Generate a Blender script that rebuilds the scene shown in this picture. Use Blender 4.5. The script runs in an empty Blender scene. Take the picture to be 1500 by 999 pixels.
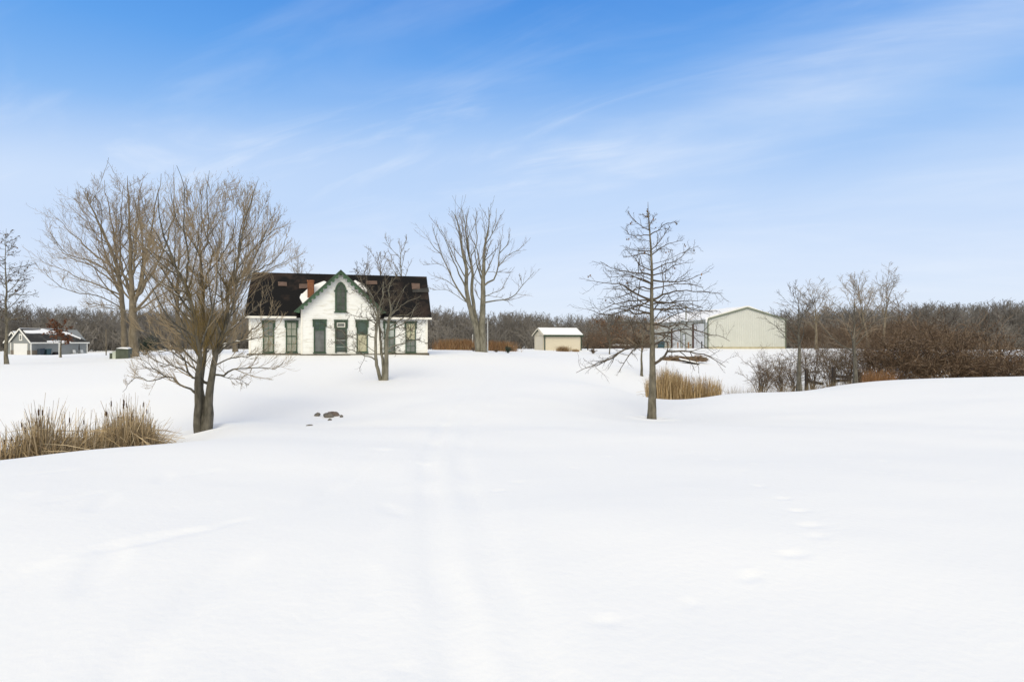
import bpy, bmesh, math, random
import numpy as np
from mathutils import Vector

SC = bpy.context.scene
COL = SC.collection
F, CX, CY, CZ = 890.0, 750.0, 499.5, 1.7        # focal length (photo pixels), centre, eye height
rad = math.radians
RNG = np.random.default_rng(11)

# ------------------------------------------------------------------ tags
def tag(o, label=None, cat=None, group=None, kind=None):
    if label: o['label'] = label
    if cat: o['category'] = cat
    if group: o['group'] = group
    if kind: o['kind'] = kind
    return o

def empty(name, loc, rz=0.0, label=None, cat=None, group=None):
    o = bpy.data.objects.new(name, None)
    COL.objects.link(o)
    o.location = loc
    o.rotation_euler = (0, 0, rz)
    o.empty_display_size = 0.3
    return tag(o, label, cat, group)

# ------------------------------------------------------------------ materials
def mat(name, col, rough=0.8, var=0.0, scale=4.0, bump=0.0, bscale=20.0, bdist=0.02, col2=None, stretch=(1, 1, 1),
        thresh=None, spec=0.3, attr=None, metal=0.0, detail=5.0):
    m = bpy.data.materials.new(name)
    m.use_nodes = True
    nt = m.node_tree
    b = nt.nodes['Principled BSDF']
    b.inputs['Roughness'].default_value = rough
    b.inputs['Metallic'].default_value = metal
    b.inputs['Specular IOR Level'].default_value = spec
    b.inputs['Base Color'].default_value = (*col, 1)
    tc = nt.nodes.new('ShaderNodeTexCoord')
    mp = nt.nodes.new('ShaderNodeMapping')
    mp.inputs['Scale'].default_value = stretch
    nt.links.new(tc.outputs['Object'], mp.inputs['Vector'])
    src = None
    if attr:
        a = nt.nodes.new('ShaderNodeAttribute')
        a.attribute_name = attr
        src = a.outputs['Color']
    if var > 0 or col2 is not None:
        n = nt.nodes.new('ShaderNodeTexNoise')
        n.inputs['Scale'].default_value = scale
        n.inputs['Detail'].default_value = detail
        n.inputs['Roughness'].default_value = 0.6
        nt.links.new(mp.outputs[0], n.inputs['Vector'])
        r = nt.nodes.new('ShaderNodeValToRGB')
        lo, hi = thresh or (0.3, 0.7)
        r.color_ramp.elements[0].position = lo
        r.color_ramp.elements[1].position = hi
        c2 = col2 if col2 is not None else tuple(min(1, c * (1 + var)) for c in col)
        c1 = col if col2 is not None else tuple(c * (1 - var) for c in col)
        r.color_ramp.elements[0].color = (*c1, 1)
        r.color_ramp.elements[1].color = (*c2, 1)
        nt.links.new(n.outputs['Fac'], r.inputs['Fac'])
        nt.links.new(r.outputs['Color'], b.inputs['Base Color'])
    elif src is not None:
        nt.links.new(src, b.inputs['Base Color'])
    if bump > 0:
        n2 = nt.nodes.new('ShaderNodeTexNoise')
        n2.inputs['Scale'].default_value = bscale
        n2.inputs['Detail'].default_value = 5
        nt.links.new(mp.outputs[0], n2.inputs['Vector'])
        bu = nt.nodes.new('ShaderNodeBump')
        bu.inputs['Strength'].default_value = bump
        bu.inputs['Distance'].default_value = bdist
        nt.links.new(n2.outputs['Fac'], bu.inputs['Height'])
        nt.links.new(bu.outputs['Normal'], b.inputs['Normal'])
    return m

def clapboard(name, col, pitch, col2, axis='Z', thresh=(0.55, 0.75), strength=0.6):
    """lapped boards: a saw-tooth relief across AXIS"""
    m = mat(name, col, 0.65, col2=col2, scale=2.2, thresh=thresh, stretch=(1, 1, 3), detail=8)
    nt = m.node_tree
    b = nt.nodes['Principled BSDF']
    tc = nt.nodes.new('ShaderNodeTexCoord')
    sp = nt.nodes.new('ShaderNodeSeparateXYZ')
    nt.links.new(tc.outputs['Object'], sp.inputs[0])
    d = nt.nodes.new('ShaderNodeMath'); d.operation = 'DIVIDE'; d.inputs[1].default_value = pitch
    nt.links.new(sp.outputs[axis], d.inputs[0])
    fr = nt.nodes.new('ShaderNodeMath'); fr.operation = 'FRACT'
    nt.links.new(d.outputs[0], fr.inputs[0])
    iv = nt.nodes.new('ShaderNodeMath'); iv.operation = 'SUBTRACT'; iv.inputs[0].default_value = 1.0
    nt.links.new(fr.outputs[0], iv.inputs[1])
    bu = nt.nodes.new('ShaderNodeBump')
    bu.inputs['Strength'].default_value = strength
    bu.inputs['Distance'].default_value = 0.02
    nt.links.new(iv.outputs[0], bu.inputs['Height'])
    nt.links.new(bu.outputs['Normal'], b.inputs['Normal'])
    return m

def shingles(name, col, col2, pitch=0.14, thresh=(0.5, 0.62), scale=0.55):
    m = mat(name, col, 0.95, col2=col2, scale=scale, thresh=thresh, spec=0.1, detail=9)
    nt = m.node_tree
    b = nt.nodes['Principled BSDF']
    tc = nt.nodes.new('ShaderNodeTexCoord')
    br = nt.nodes.new('ShaderNodeTexBrick')
    br.inputs['Scale'].default_value = 1.0
    br.inputs['Brick Width'].default_value = 0.3
    br.inputs['Row Height'].default_value = pitch
    br.inputs['Mortar Size'].default_value = 0.012
    mp = nt.nodes.new('ShaderNodeMapping')
    mp.inputs['Rotation'].default_value = (math.pi / 2, 0, 0)
    nt.links.new(tc.outputs['Object'], mp.inputs[0])
    nt.links.new(mp.outputs[0], br.inputs['Vector'])
    bu = nt.nodes.new('ShaderNodeBump')
    bu.inputs['Strength'].default_value = 0.5
    bu.inputs['Distance'].default_value = 0.02
    nt.links.new(br.outputs['Fac'], bu.inputs['Height'])
    bu.invert = True
    nt.links.new(bu.outputs['Normal'], b.inputs['Normal'])
    return m

def bark(name, c1, c2, zs=0.35, sc=9.0):
    return mat(name, c1, 0.95, col2=c2, scale=sc, stretch=(1, 1, zs), bump=0.9, bscale=sc * 3.2, bdist=0.03, thresh=(0.32, 0.7), spec=0.1)

M = {}
M['snow'] = mat('snow', (0.90, 0.905, 0.905), 0.75, bump=0.22, bscale=14.0, bdist=0.02, spec=0.25)
M['roof_snow'] = mat('roof_snow', (0.87, 0.88, 0.9), 0.8, bump=0.3, bscale=4, bdist=0.05, spec=0.2)
M['white_board'] = clapboard('white_board', (0.80, 0.82, 0.83), 0.17, (0.64, 0.635, 0.60), strength=0.15, thresh=(0.50, 0.72))
M['white_trim'] = mat('white_trim', (0.78, 0.77, 0.73), 0.6, var=0.08, scale=3)
M['green_trim'] = mat('green_trim', (0.040, 0.072, 0.048), 0.6, var=0.45, scale=3.5, bump=0.2)
M['green_worn'] = mat('green_worn', (0.075, 0.15, 0.09), 0.6, col2=(0.03, 0.055, 0.035), scale=5, bump=0.2)
M['glass_dark'] = mat('glass_dark', (0.045, 0.055, 0.052), 0.12, var=0.5, scale=2.3, spec=0.6)
M['glass_grey'] = mat('glass_grey', (0.14, 0.155, 0.15), 0.15, var=0.35, scale=2.5, spec=0.6)
M['glass_teal'] = mat('glass_teal', (0.045, 0.075, 0.066), 0.15, var=0.3, scale=2.5, spec=0.6)
M['glass_pale'] = mat('glass_pale', (0.38, 0.42, 0.41), 0.15, var=0.25, scale=3, spec=0.6)
M['curtain'] = mat('curtain', (0.27, 0.285, 0.25), 0.6, var=0.4, scale=4, stretch=(6, 1, 0.6), spec=0.4)
M['yellow_blind'] = mat('yellow_blind', (0.43, 0.42, 0.31), 0.6, var=0.25, scale=3, spec=0.4)
M['screen_mesh'] = mat('screen_mesh', (0.12, 0.13, 0.135), 0.6, var=0.25, scale=3)
M['shingle'] = shingles('shingle', (0.012, 0.012, 0.013), (0.036, 0.027, 0.024))
M['bare_board'] = mat('bare_board', (0.125, 0.085, 0.07), 0.9, var=0.4, scale=6, stretch=(0.4, 1, 3))
M['brick'] = mat('brick', (0.30, 0.125, 0.06), 0.9, col2=(0.16, 0.07, 0.045), scale=7, bump=0.5, bscale=25)
M['foundation'] = mat('foundation', (0.11, 0.095, 0.075), 0.9, var=0.4, scale=4, bump=0.4)
M['barn_metal'] = mat('barn_metal', (0.575, 0.595, 0.57), 0.5, var=0.04, scale=0.6, spec=0.35)
M['barn_trim'] = mat('barn_trim', (0.155, 0.18, 0.14), 0.5, var=0.1, scale=2)
M['barn_base'] = mat('barn_base', (0.46, 0.42, 0.30), 0.8, var=0.15, scale=2)
M['white_door'] = clapboard('white_door', (0.72, 0.73, 0.74), 0.45, (0.66, 0.67, 0.68), strength=0.5)
M['rust_steel'] = mat('rust_steel', (0.055, 0.027, 0.022), 0.8, var=0.4, scale=5)
M['tan_steel'] = mat('tan_steel', (0.30, 0.17, 0.09), 0.8, var=0.3, scale=5)
M['galvanised'] = mat('galvanised', (0.26, 0.27, 0.24), 0.5, var=0.2, scale=3)
M['shed_tan'] = clapboard('shed_tan', (0.64, 0.585, 0.47), 0.30, (0.60, 0.53, 0.40), axis='X', strength=0.5)
M['shed_tan_end'] = clapboard('shed_tan_end', (0.64, 0.585, 0.47), 0.30, (0.60, 0.53, 0.40), axis='Y', strength=0.5)
M['dark_green'] = mat('dark_green', (0.035, 0.055, 0.035), 0.5, var=0.2)
M['grey_siding'] = clapboard('grey_siding', (0.235, 0.25, 0.255), 0.16, (0.21, 0.225, 0.23))
M['grey_roof'] = shingles('grey_roof', (0.045, 0.045, 0.045), (0.075, 0.073, 0.07))
M['stone'] = mat('stone', (0.23, 0.20, 0.17), 0.9, col2=(0.12, 0.11, 0.10), scale=3.5, bump=0.6)
M['teal_plastic'] = mat('teal_plastic', (0.035, 0.075, 0.095), 0.5, var=0.2)
M['blue_plastic'] = mat('blue_plastic', (0.03, 0.045, 0.065), 0.5, var=0.2)
M['black'] = mat('black', (0.012, 0.012, 0.013), 0.6, var=0.3)
M['box_green'] = mat('box_green', (0.075, 0.09, 0.065), 0.6, var=0.2)
M['box_pale'] = mat('box_pale', (0.50, 0.55, 0.47), 0.6, var=0.1)
M['white_pole'] = mat('white_pole', (0.60, 0.61, 0.60), 0.5, var=0.1)
M['old_wood'] = mat('old_wood', (0.045, 0.036, 0.03), 0.95, var=0.4, scale=8, stretch=(1, 1, 0.3), bump=0.4)
M['rock'] = mat('rock', (0.085, 0.085, 0.075), 0.95, col2=(0.20, 0.18, 0.16), scale=6, bump=0.7, bscale=12, bdist=0.05)
M['rock_red'] = mat('rock_red', (0.10, 0.075, 0.065), 0.95, col2=(0.17, 0.14, 0.125), scale=6, bump=0.7, bscale=12, bdist=0.05)
M['blade'] = mat('blade', (0.5, 0.4, 0.2), 0.8, attr='Col', spec=0.15)
M['leaf'] = mat('leaf', (0.5, 0.4, 0.2), 0.8, attr='Col', spec=0.15)
M['bark_oak'] = bark('bark_oak', (0.075, 0.067, 0.05), (0.22, 0.20, 0.155))
M['twig_oak'] = mat('twig_oak', (0.095, 0.078, 0.06), 0.9, var=0.3, scale=3, spec=0.1)
M['bark_front'] = bark('bark_front', (0.06, 0.056, 0.047), (0.17, 0.158, 0.13))
M['twig_front'] = mat('twig_front', (0.32, 0.255, 0.17), 0.9, var=0.35, scale=1.2, spec=0.1)
M['shoot'] = mat('shoot', (0.26, 0.19, 0.08), 0.9, var=0.25, scale=2, spec=0.1)
M['bark_pale'] = bark('bark_pale', (0.11, 0.105, 0.08), (0.26, 0.245, 0.20), sc=5)
M['twig_pale'] = mat('twig_pale', (0.25, 0.215, 0.18), 0.9, var=0.3, scale=1, spec=0.1)
M['bark_back'] = bark('bark_back', (0.12, 0.10, 0.07), (0.23, 0.195, 0.145), sc=5)
M['twig_back'] = mat('twig_back', (0.30, 0.243, 0.178), 0.9, var=0.3, scale=0.8, spec=0.1)
M['bramble'] = mat('bramble', (0.06, 0.041, 0.028), 0.9, col2=(0.34, 0.24, 0.165), scale=2.6, spec=0.1)
M['shrub_dark'] = mat('shrub_dark', (0.105, 0.08, 0.058), 0.9, col2=(0.25, 0.195, 0.145), scale=1.4, spec=0.1)
M['wood_far'] = mat('wood_far', (0.15, 0.138, 0.125), 0.95, col2=(0.29, 0.27, 0.245), scale=0.09, spec=0.05, thresh=(0.35, 0.7))
M['brush_far'] = mat('brush_far', (0.10, 0.072, 0.052), 0.95, col2=(0.20, 0.152, 0.112), scale=0.3, spec=0.05)

# ------------------------------------------------------------------ mesh helpers
def mesh_np(name, V, Fq, m, parent=None, smooth=False, col=None, loc=None):
    """one mesh object from numpy arrays; Fq = list of face arrays (M,k)"""
    me = bpy.data.meshes.new(name)
    V = np.asarray(V, dtype=np.float32)
    Fq = [np.asarray(f, dtype=np.int32) for f in (Fq if isinstance(Fq, list) else [Fq]) if len(f)]
    nl = sum(f.size for f in Fq)
    nf = sum(len(f) for f in Fq)
    me.vertices.add(len(V)); me.vertices.foreach_set('co', V.ravel())
    me.loops.add(nl); me.loops.foreach_set('vertex_index', np.concatenate([f.ravel() for f in Fq]))
    me.polygons.add(nf)
    tot = np.concatenate([np.full(len(f), f.shape[1], np.int32) for f in Fq])
    st = np.concatenate([[0], np.cumsum(tot)[:-1]]).astype(np.int32)
    me.polygons.foreach_set('loop_start', st)
    me.polygons.foreach_set('loop_total', tot)
    if smooth:
        me.polygons.foreach_set('use_smooth', np.ones(nf, bool))
    if col is not None:
        a = me.attributes.new('Col', 'FLOAT_COLOR', 'POINT')
        a.data.foreach_set('color', np.concatenate([col, np.ones((len(col), 1))], 1).astype(np.float32).ravel())
    me.update(calc_edges=True)
    me.materials.append(M[m] if isinstance(m, str) else m)
    o = bpy.data.objects.new(name, me)
    COL.objects.link(o)
    if parent: o.parent = parent
    if loc is not None: o.location = loc
    return o

class MB:
    def __init__(s): s.v, s.f = [], []
    def poly(s, pts):
        b = len(s.v); s.v += [tuple(p) for p in pts]; s.f.append(list(range(b, b + len(pts)))); return s
    def hexa(s, p):                       # 8 points: bottom ring 4, top ring 4
        b = len(s.v); s.v += [tuple(q) for q in p]
        s.f += [[b + i for i in f] for f in ([3, 2, 1, 0], [4, 5, 6, 7], [0, 1, 5, 4], [1, 2, 6, 5], [2, 3, 7, 6], [3, 0, 4, 7])]
        return s
    def box(s, x0, x1, y0, y1, z0, z1):
        return s.hexa([(x0, y0, z0), (x1, y0, z0), (x1, y1, z0), (x0, y1, z0), (x0, y0, z1), (x1, y0, z1), (x1, y1, z1), (x0, y1, z1)])
    def prism(s, ring, off):              # ring of points pushed by vector off
        n = len(ring); b = len(s.v); off = Vector(off)
        s.v += [tuple(p) for p in ring] + [tuple(Vector(p) + off) for p in ring]
        s.f.append([b + i for i in range(n)][::-1]); s.f.append([b + n + i for i in range(n)])
        for i in range(n):
            j = (i + 1) % n
            s.f.append([b + i, b + j, b + n + j, b + n + i])
        return s
    def bar(s, a, b, w, h=None):          # square bar between two points
        a, b = Vector(a), Vector(b); t = (b - a).normalized(); h = h or w
        r = Vector((0, 0, 1)) if abs(t.z) < 0.9 else Vector((1, 0, 0))
        u = t.cross(r).normalized(); v = u.cross(t).normalized()
        q = [u * (i * w / 2) + v * (j * h / 2) for i, j in ((-1, -1), (1, -1), (1, 1), (-1, 1))]
        return s.hexa([a + k for k in q] + [b + k for k in q])
    def tube(s, pts, rr, n=10, cap=True):
        pts = [Vector(p) for p in pts]; b0 = len(s.v)
        for i, p in enumerate(pts):
            t = (pts[min(i + 1, len(pts) - 1)] - pts[max(i - 1, 0)]).normalized()
            r = Vector((0, 1, 0)) if abs(t.y) < 0.9 else Vector((1, 0, 0))
            u = t.cross(r).normalized(); v = u.cross(t)
            R = rr[i] if isinstance(rr, (list, tuple)) else rr
            for k in range(n):
                a = 2 * math.pi * k / n
                s.v.append(tuple(p + u * math.cos(a) * R + v * math.sin(a) * R))
        for i in range(len(pts) - 1):
            for k in range(n):
                k2 = (k + 1) % n
                s.f.append([b0 + i * n + k, b0 + i * n + k2, b0 + (i + 1) * n + k2, b0 + (i + 1) * n + k])
        if cap:
            s.f.append([b0 + k for k in range(n)][::-1]); s.f.append([b0 + (len(pts) - 1) * n + k for k in range(n)])
        return s
    def build(s, name, m, parent=None, bevel=0.0, smooth=False, loc=None):
        bm = bmesh.new()
        vs = [bm.verts.new(v) for v in s.v]
        for f in s.f:
            try: bm.faces.new([vs[i] for i in f])
            except ValueError: pass
        bmesh.ops.recalc_face_normals(bm, faces=bm.faces[:])
        if bevel > 0:
            bmesh.ops.bevel(bm, geom=bm.edges[:], offset=bevel, segments=2, affect='EDGES', profile=0.5, clamp_overlap=True)
        me = bpy.data.meshes.new(name)
        bm.to_mesh(me); bm.free()
        if smooth: me.polygons.foreach_set('use_smooth', [True] * len(me.polygons))
        me.materials.append(M[m])
        o = bpy.data.objects.new(name, me)
        COL.objects.link(o)
        if parent: o.parent = parent
        if loc is not None: o.location = loc
        return o

# ------------------------------------------------------------------ terrain
CTRL = [  # photo x, photo y, distance
    (366, 520, 42.5), (495, 520, 44), (625, 520, 45.5), (495, 519, 50), (400, 526, 38), (560, 527, 38),
    (560, 557, 30), (450, 560, 29), (640, 556, 30), (720, 556, 30), (820, 556, 30), (900, 566, 27),
    (705, 515, 55), (640, 514, 56), (760, 521, 57), (760, 514.5, 72), (798, 513, 80), (851, 513, 83), (900, 512, 88), (900, 535, 45), (820, 535, 42), (720, 534, 42),
    (1037, 510.5, 94), (1150, 510.5, 96), (960, 510.5, 115), (1000, 510.5, 90), (1000, 528, 62),
    (297, 629, 17), (205, 522, 50), (10, 533, 38), (100, 540, 33), (200, 545, 31), (150, 532, 42), (300, 548, 28), (89, 524, 60), (30, 519.5, 113), (125, 520, 125), (60, 521, 85), (160, 516, 80), (350, 514, 80),
    (0, 678, 9.5), (100, 668, 10.5), (230, 656, 12.2), (360, 622, 15.5), (430, 628, 16.5), (490, 611, 20), (400, 590, 22),
    (-250, 700, 8.5), (640, 640, 12), (640, 590, 20), (800, 640, 12), (800, 590, 20), (870, 610, 17),
    (955, 616, 19), (1000, 620, 15.5), (950, 584, 26), (1060, 575.5, 27), (1170, 574.5, 28), (1115, 576, 28), (1253, 562, 31), (1210, 567, 30), (1320, 559, 31), (1400, 556, 30), (1500, 552, 27), (1600, 549, 26), (1750, 545, 25),
    (1490, 632, 13), (1250, 622, 15), (1200, 750, 6), (300, 750, 6), (1080, 590, 22), (1300, 590, 20), (1420, 585, 19),
    (1055, 561, 45), (1080, 541, 58), (1150, 520, 75), (1000, 541, 52), (940, 551, 42), (893, 519, 70),
    (1250, 513, 75), (1400, 513, 90), (1490, 512, 100), (1600, 512, 70), (1800, 512, 60),
]
def px3(px, py, d): return np.array([(px - CX) / F * d, d, CZ - (py - CY) / F * d])
cp = [px3(*c) for c in CTRL]
# hidden hollows: the pond behind the reeds and the ditch behind the right-hand crest
for (px, d, z) in [(40, 12.3, -1.25), (140, 13.4, -1.3), (215, 14.5, -1.2), (-120, 11.5, -1.2), (20, 16, -1.2), (130, 18, -1.0), (220, 18, -0.95),
                   (960, 29.5, -1.4), (1030, 30.5, -1.45), (1120, 33, -1.5), (1180, 35, -1.5), (1260, 37, -1.35), (1380, 37, -1.15), (1490, 35, -0.9), (1600, 34, -0.8), (1120, 42, -1.5), (1250, 48, -1.0), (1400, 50, -0.8)]:
    cp.append(np.array([(px - CX) / F * d, d, z]))
for a in range(0, 360, 30):
    for r, z in ((3.0, 0.0), ):
        cp.append(np.array([r * math.sin(rad(a)), r * math.cos(rad(a)), z]))
for a in (-180, -150, -120, -90, 90, 120, 150):
    for r, z in ((9, 0), (30, -0.1), (90, 0.0)):
        cp.append(np.array([r * math.sin(rad(a)), r * math.cos(rad(a)), z]))
for a in range(0, 360, 15):
    for r, z in ((175, -0.55), (320, -0.7), (900, -1.0), (2500, -2.0)):
        cp.append(np.array([r * math.sin(rad(a)), r * math.cos(rad(a)), z]))
cp = np.array(cp)
def warp(x, y):
    r = np.hypot(x, y) + 1e-9
    k = 20 * np.log1p(r / 20) / r
    return np.stack([x * k, y * k], -1)
_W = warp(cp[:, 0], cp[:, 1])
def _phi(d2): return 0.5 * d2 * np.log(d2 + 1e-9)
_n = len(cp)
_A = np.zeros((_n + 3, _n + 3))
_A[:_n, :_n] = _phi(((_W[:, None] - _W[None]) ** 2).sum(-1)) + np.eye(_n) * 0.6
_A[:_n, _n] = 1; _A[:_n, _n + 1:] = _W
_A[_n:, :_n] = _A[:_n, _n:].T
_sol = np.linalg.solve(_A, np.concatenate([cp[:, 2], np.zeros(3)]))
def H(x, y):
    x = np.asarray(x, float); y = np.asarray(y, float)
    sh = x.shape
    w = warp(x.ravel(), y.ravel())
    out = np.empty(len(w))
    for i in range(0, len(w), 20000):
        c = w[i:i + 20000]
        d2 = ((c[:, None] - _W[None]) ** 2).sum(-1)
        out[i:i + 20000] = _phi(d2) @ _sol[:_n] + _sol[_n] + c @ _sol[_n + 1:]
    return out.reshape(sh)
def hz(x, y): return float(H(np.array([x]), np.array([y]))[0])
def at(px, d, dz=0.0):
    x = (px - CX) / F * d
    return (x, d, hz(x, d) + dz)
def ground(px, py):
    """where the sight line through a photo pixel meets the snow"""
    d = np.geomspace(2.5, 300, 900)
    x = (px - CX) / F * d
    z = CZ - (py - CY) / F * d
    k = np.argmax(H(x, d) > z)
    return np.array([x[k], d[k]])

def seg_dist(X, Y, pts):
    best = np.full(X.shape, 1e9)
    for (a, b) in zip(pts[:-1], pts[1:]):
        ab = b - a; L2 = (ab ** 2).sum() + 1e-9
        t = np.clip(((X - a[0]) * ab[0] + (Y - a[1]) * ab[1]) / L2, 0, 1)
        best = np.minimum(best, np.hypot(X - a[0] - t * ab[0], Y - a[1] - t * ab[1]))
    return best

def bx(px, d): return (px - CX) / F * d
def build_ground():
    def axis(lo, hi, step, outlo, outhi):
        core = np.arange(lo, hi + step / 2, step)
        def growth(start, end):
            g, s = [], step
            p = start
            while p < end:
                s *= 1.075; p += s; g.append(p)
            return np.array(g)
        return np.concatenate([-(growth(-lo, -outlo))[::-1] if lo < 0 else lo - growth(0, lo - outlo)[::-1], core, growth(hi, outhi)])
    xs = axis(-11, 11, 0.05, -2500, 2500)
    ys = axis(2.5, 20, 0.05, -600, 2500)
    X, Y = np.meshgrid(xs, ys)
    Z = H(X, Y)
    near = np.exp(-np.maximum(0, np.hypot(X, Y) - 18) / 14)
    # wind-laid undulation
    r = np.random.default_rng(3)
    und = np.zeros_like(Z)
    for k in range(26):
        wl = r.uniform(0.9, 7.0); a = r.normal(0.35, 0.5)
        kx, ky = math.cos(a + 1.35) / wl, math.sin(a + 1.35) / wl
        und += 0.0016 * wl ** 0.9 * np.sin(2 * math.pi * (kx * X + ky * Y) + r.uniform(0, 6.3) + 0.7 * np.sin(0.5 * X + k) + 0.5 * np.sin(0.37 * Y + 2 * k))
    for k in range(22):                   # small ripples across the wind
        wl = r.uniform(0.22, 0.8); a = r.normal(0.3, 0.3)
        kx, ky = math.cos(a + 1.35) / wl, math.sin(a + 1.35) / wl
        und += 0.0006 * wl ** 0.8 * np.sin(2 * math.pi * (kx * X + ky * Y) + r.uniform(0, 6.3) + 1.3 * np.sin(0.9 * X + k) + 1.1 * np.sin(0.7 * Y + 2 * k)) * (0.5 + 0.5 * np.sin(0.55 * X + 0.31 * Y + 1.7 * k))
    Z = Z + und * near * 0.8
    # wheel tracks
    tracks = [[(760, 528), (705, 556), (655, 610), (628, 665), (630, 740), (650, 860), (690, 999), (730, 1150)],
              [(792, 529), (748, 556), (700, 610), (672, 665), (690, 740), (735, 860), (800, 999), (870, 1150)],
              [(560, 660), (470, 730), (360, 808), (280, 880), (188, 980), (100, 1090)],
              [(620, 680), (560, 760), (500, 850), (440, 960), (400, 1080)]]
    for i, t in enumerate(tracks):
        P = [ground(*p) for p in t]
        P = [P[j] + (P[j + 1] - P[j]) * q for j in range(len(P) - 1) for q in (0, .34, .67)] + [P[-1]]
        d = seg_dist(X, Y, P)
        dep = (0.022, 0.016, 0.018, 0.010)[i]
        Z -= dep * 1.5 * np.exp(-(d / 0.13) ** 4) * near * (0.75 + 0.25 * np.sin(3.1 * Y + 1.3 * np.sin(1.7 * Y)))
        Z += dep * 0.35 * np.exp(-((d - 0.33) / 0.13) ** 2) * near
    # footprints
    prints = [(1113, 713, 1), (1147, 732, .9), (1170, 750, 1), (1188, 773, 1.1), (1198, 790, .9), (1163, 814, 1.1), (1100, 843, 1.0), (1010, 880, .85), (888, 908, .95), (1090, 690, .8), (1050, 672, .8), (1015, 660, .8),
              (590, 975, .8), (730, 720, .9), (760, 706, .8), (840, 683, .8), (890, 668, .8), (1295, 676, .9), (1240, 672, .8)]
    for k in range(34): prints.append((1000 + k * 15 + (k % 2) * 4, 619.5 + k * 0.42 + (k % 2) * 1.5, .75))
    for k in range(14): prints.append((1080 + k * 27, 676 + k * 2.2 + (k % 2) * 2, .7))
    for p in [(150, 735, 1.4), (240, 697, 1.2), (575, 748, 1.3), (205, 797, 1.5), (250, 792, 1.2), (150, 833, 1.8), (110, 728, 1.2), (70, 690, 1.2), (300, 690, 1.0), (10, 735, 1.4), (320, 775, 1.2), (5, 855, 1.6), (350, 845, 1.3), (540, 860, 1.2)]: prints.append(p)
    for i, (px, py, s) in enumerate(prints):
        g = ground(px, py)
        j0, j1 = np.searchsorted(ys, [g[1] - 1.2, g[1] + 1.2]); i0, i1 = np.searchsorted(xs, [g[0] - 1.2, g[0] + 1.2])
        x, y = X[j0:j1, i0:i1] - g[0], Y[j0:j1, i0:i1] - g[1]
        an = r.uniform(-0.7, 0.7) + (0.6 if i < 12 else 1.4)
        u, v = x * math.cos(an) + y * math.sin(an), -x * math.sin(an) + y * math.cos(an)
        wu, wv = 0.105 * s, 0.055 * s
        amp = 0.25 if i < 67 else 0.16
        if i >= 67: wu, wv = 0.26 * s, 0.07 * s
        e = np.sqrt((u / wu) ** 2 + (v / wv) ** 2)
        Z[j0:j1, i0:i1] += s * amp * (-0.05 * np.exp(-e ** 6 * 0.8) + 0.006 * np.exp(-((e - 1.4) / 0.3) ** 2))
    for (tx_, ty_, rr) in ((bx(955, 19), 19.0, .2), (bx(299, 17), 17.0, .33)):     # hollows melted round the near trunks
        d = np.hypot(X - tx_, Y - ty_)
        Z += -0.07 * np.exp(-(d / (rr + .12)) ** 4) + 0.035 * np.exp(-((d - rr - .38) / .2) ** 2)
    ny, nx = X.shape
    V = np.stack([X, Y, Z], -1).reshape(-1, 3)
    i = np.arange(ny * nx).reshape(ny, nx)
    Q = np.stack([i[:-1, :-1], i[:-1, 1:], i[1:, 1:], i[1:, :-1]], -1).reshape(-1, 4)
    o = mesh_np('snow_ground', V, Q, 'snow', smooth=True)
    tag(o, kind='structure')
build_ground()

# ------------------------------------------------------------------ branches
def norm(a): return a / (np.linalg.norm(a, axis=-1, keepdims=True) + 1e-12)
def spawn(rng, P, R, K, t=(0.25, 1.0), ang=(45, 12), L=0.5, fall=0.5, rr=0.6, n=4, wander=0.15, up=0.1, rmin=0.003, tip=0.4, Labs=None):
    Mn, N, _ = P.shape
    plen = np.linalg.norm(np.diff(P, axis=1), axis=2).sum(1)
    tt = (np.arange(K)[None] + rng.random((Mn, K))) / K * (t[1] - t[0]) + t[0]
    ix = np.clip(tt, 0, 1) * (N - 1); i = np.clip(ix.astype(int), 0, N - 2); f = (ix - i)[..., None]
    m = np.arange(Mn)[:, None]
    pos = P[m, i] * (1 - f) + P[m, i + 1] * f
    r0 = R[m, i] * (1 - f[..., 0]) + R[m, i + 1] * f[..., 0]
    tan = norm(P[m, i + 1] - P[m, i])
    g = rng.normal(size=tan.shape)
    perp = norm(g - (g * tan).sum(-1, keepdims=True) * tan)
    a = np.radians(rng.normal(ang[0], ang[1], (Mn, K)))[..., None]
    d = tan * np.cos(a) + perp * np.sin(a)
    ln = (plen[:, None] * L if Labs is None else Labs) * (1 - fall * tt) * rng.uniform(0.55, 1.3, (Mn, K))
    r0 = np.maximum(r0 * rr * rng.uniform(0.75, 1.1, r0.shape), rmin)
    pos, d, ln, r0 = pos.reshape(-1, 3), d.reshape(-1, 3), ln.reshape(-1), r0.reshape(-1)
    pts = [pos]
    st = (ln / (n - 1))[:, None]
    for k in range(n - 1):
        d = norm(d + rng.normal(0, wander, d.shape) + np.array([0, 0, up]))
        pts.append(pts[-1] + d * st)
    s = np.linspace(0, 1, n)[None]
    Rr = np.maximum(r0[:, None] * (1 - (1 - tip) * s), rmin * 0.6)
    return np.stack(pts, 1), Rr

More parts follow.
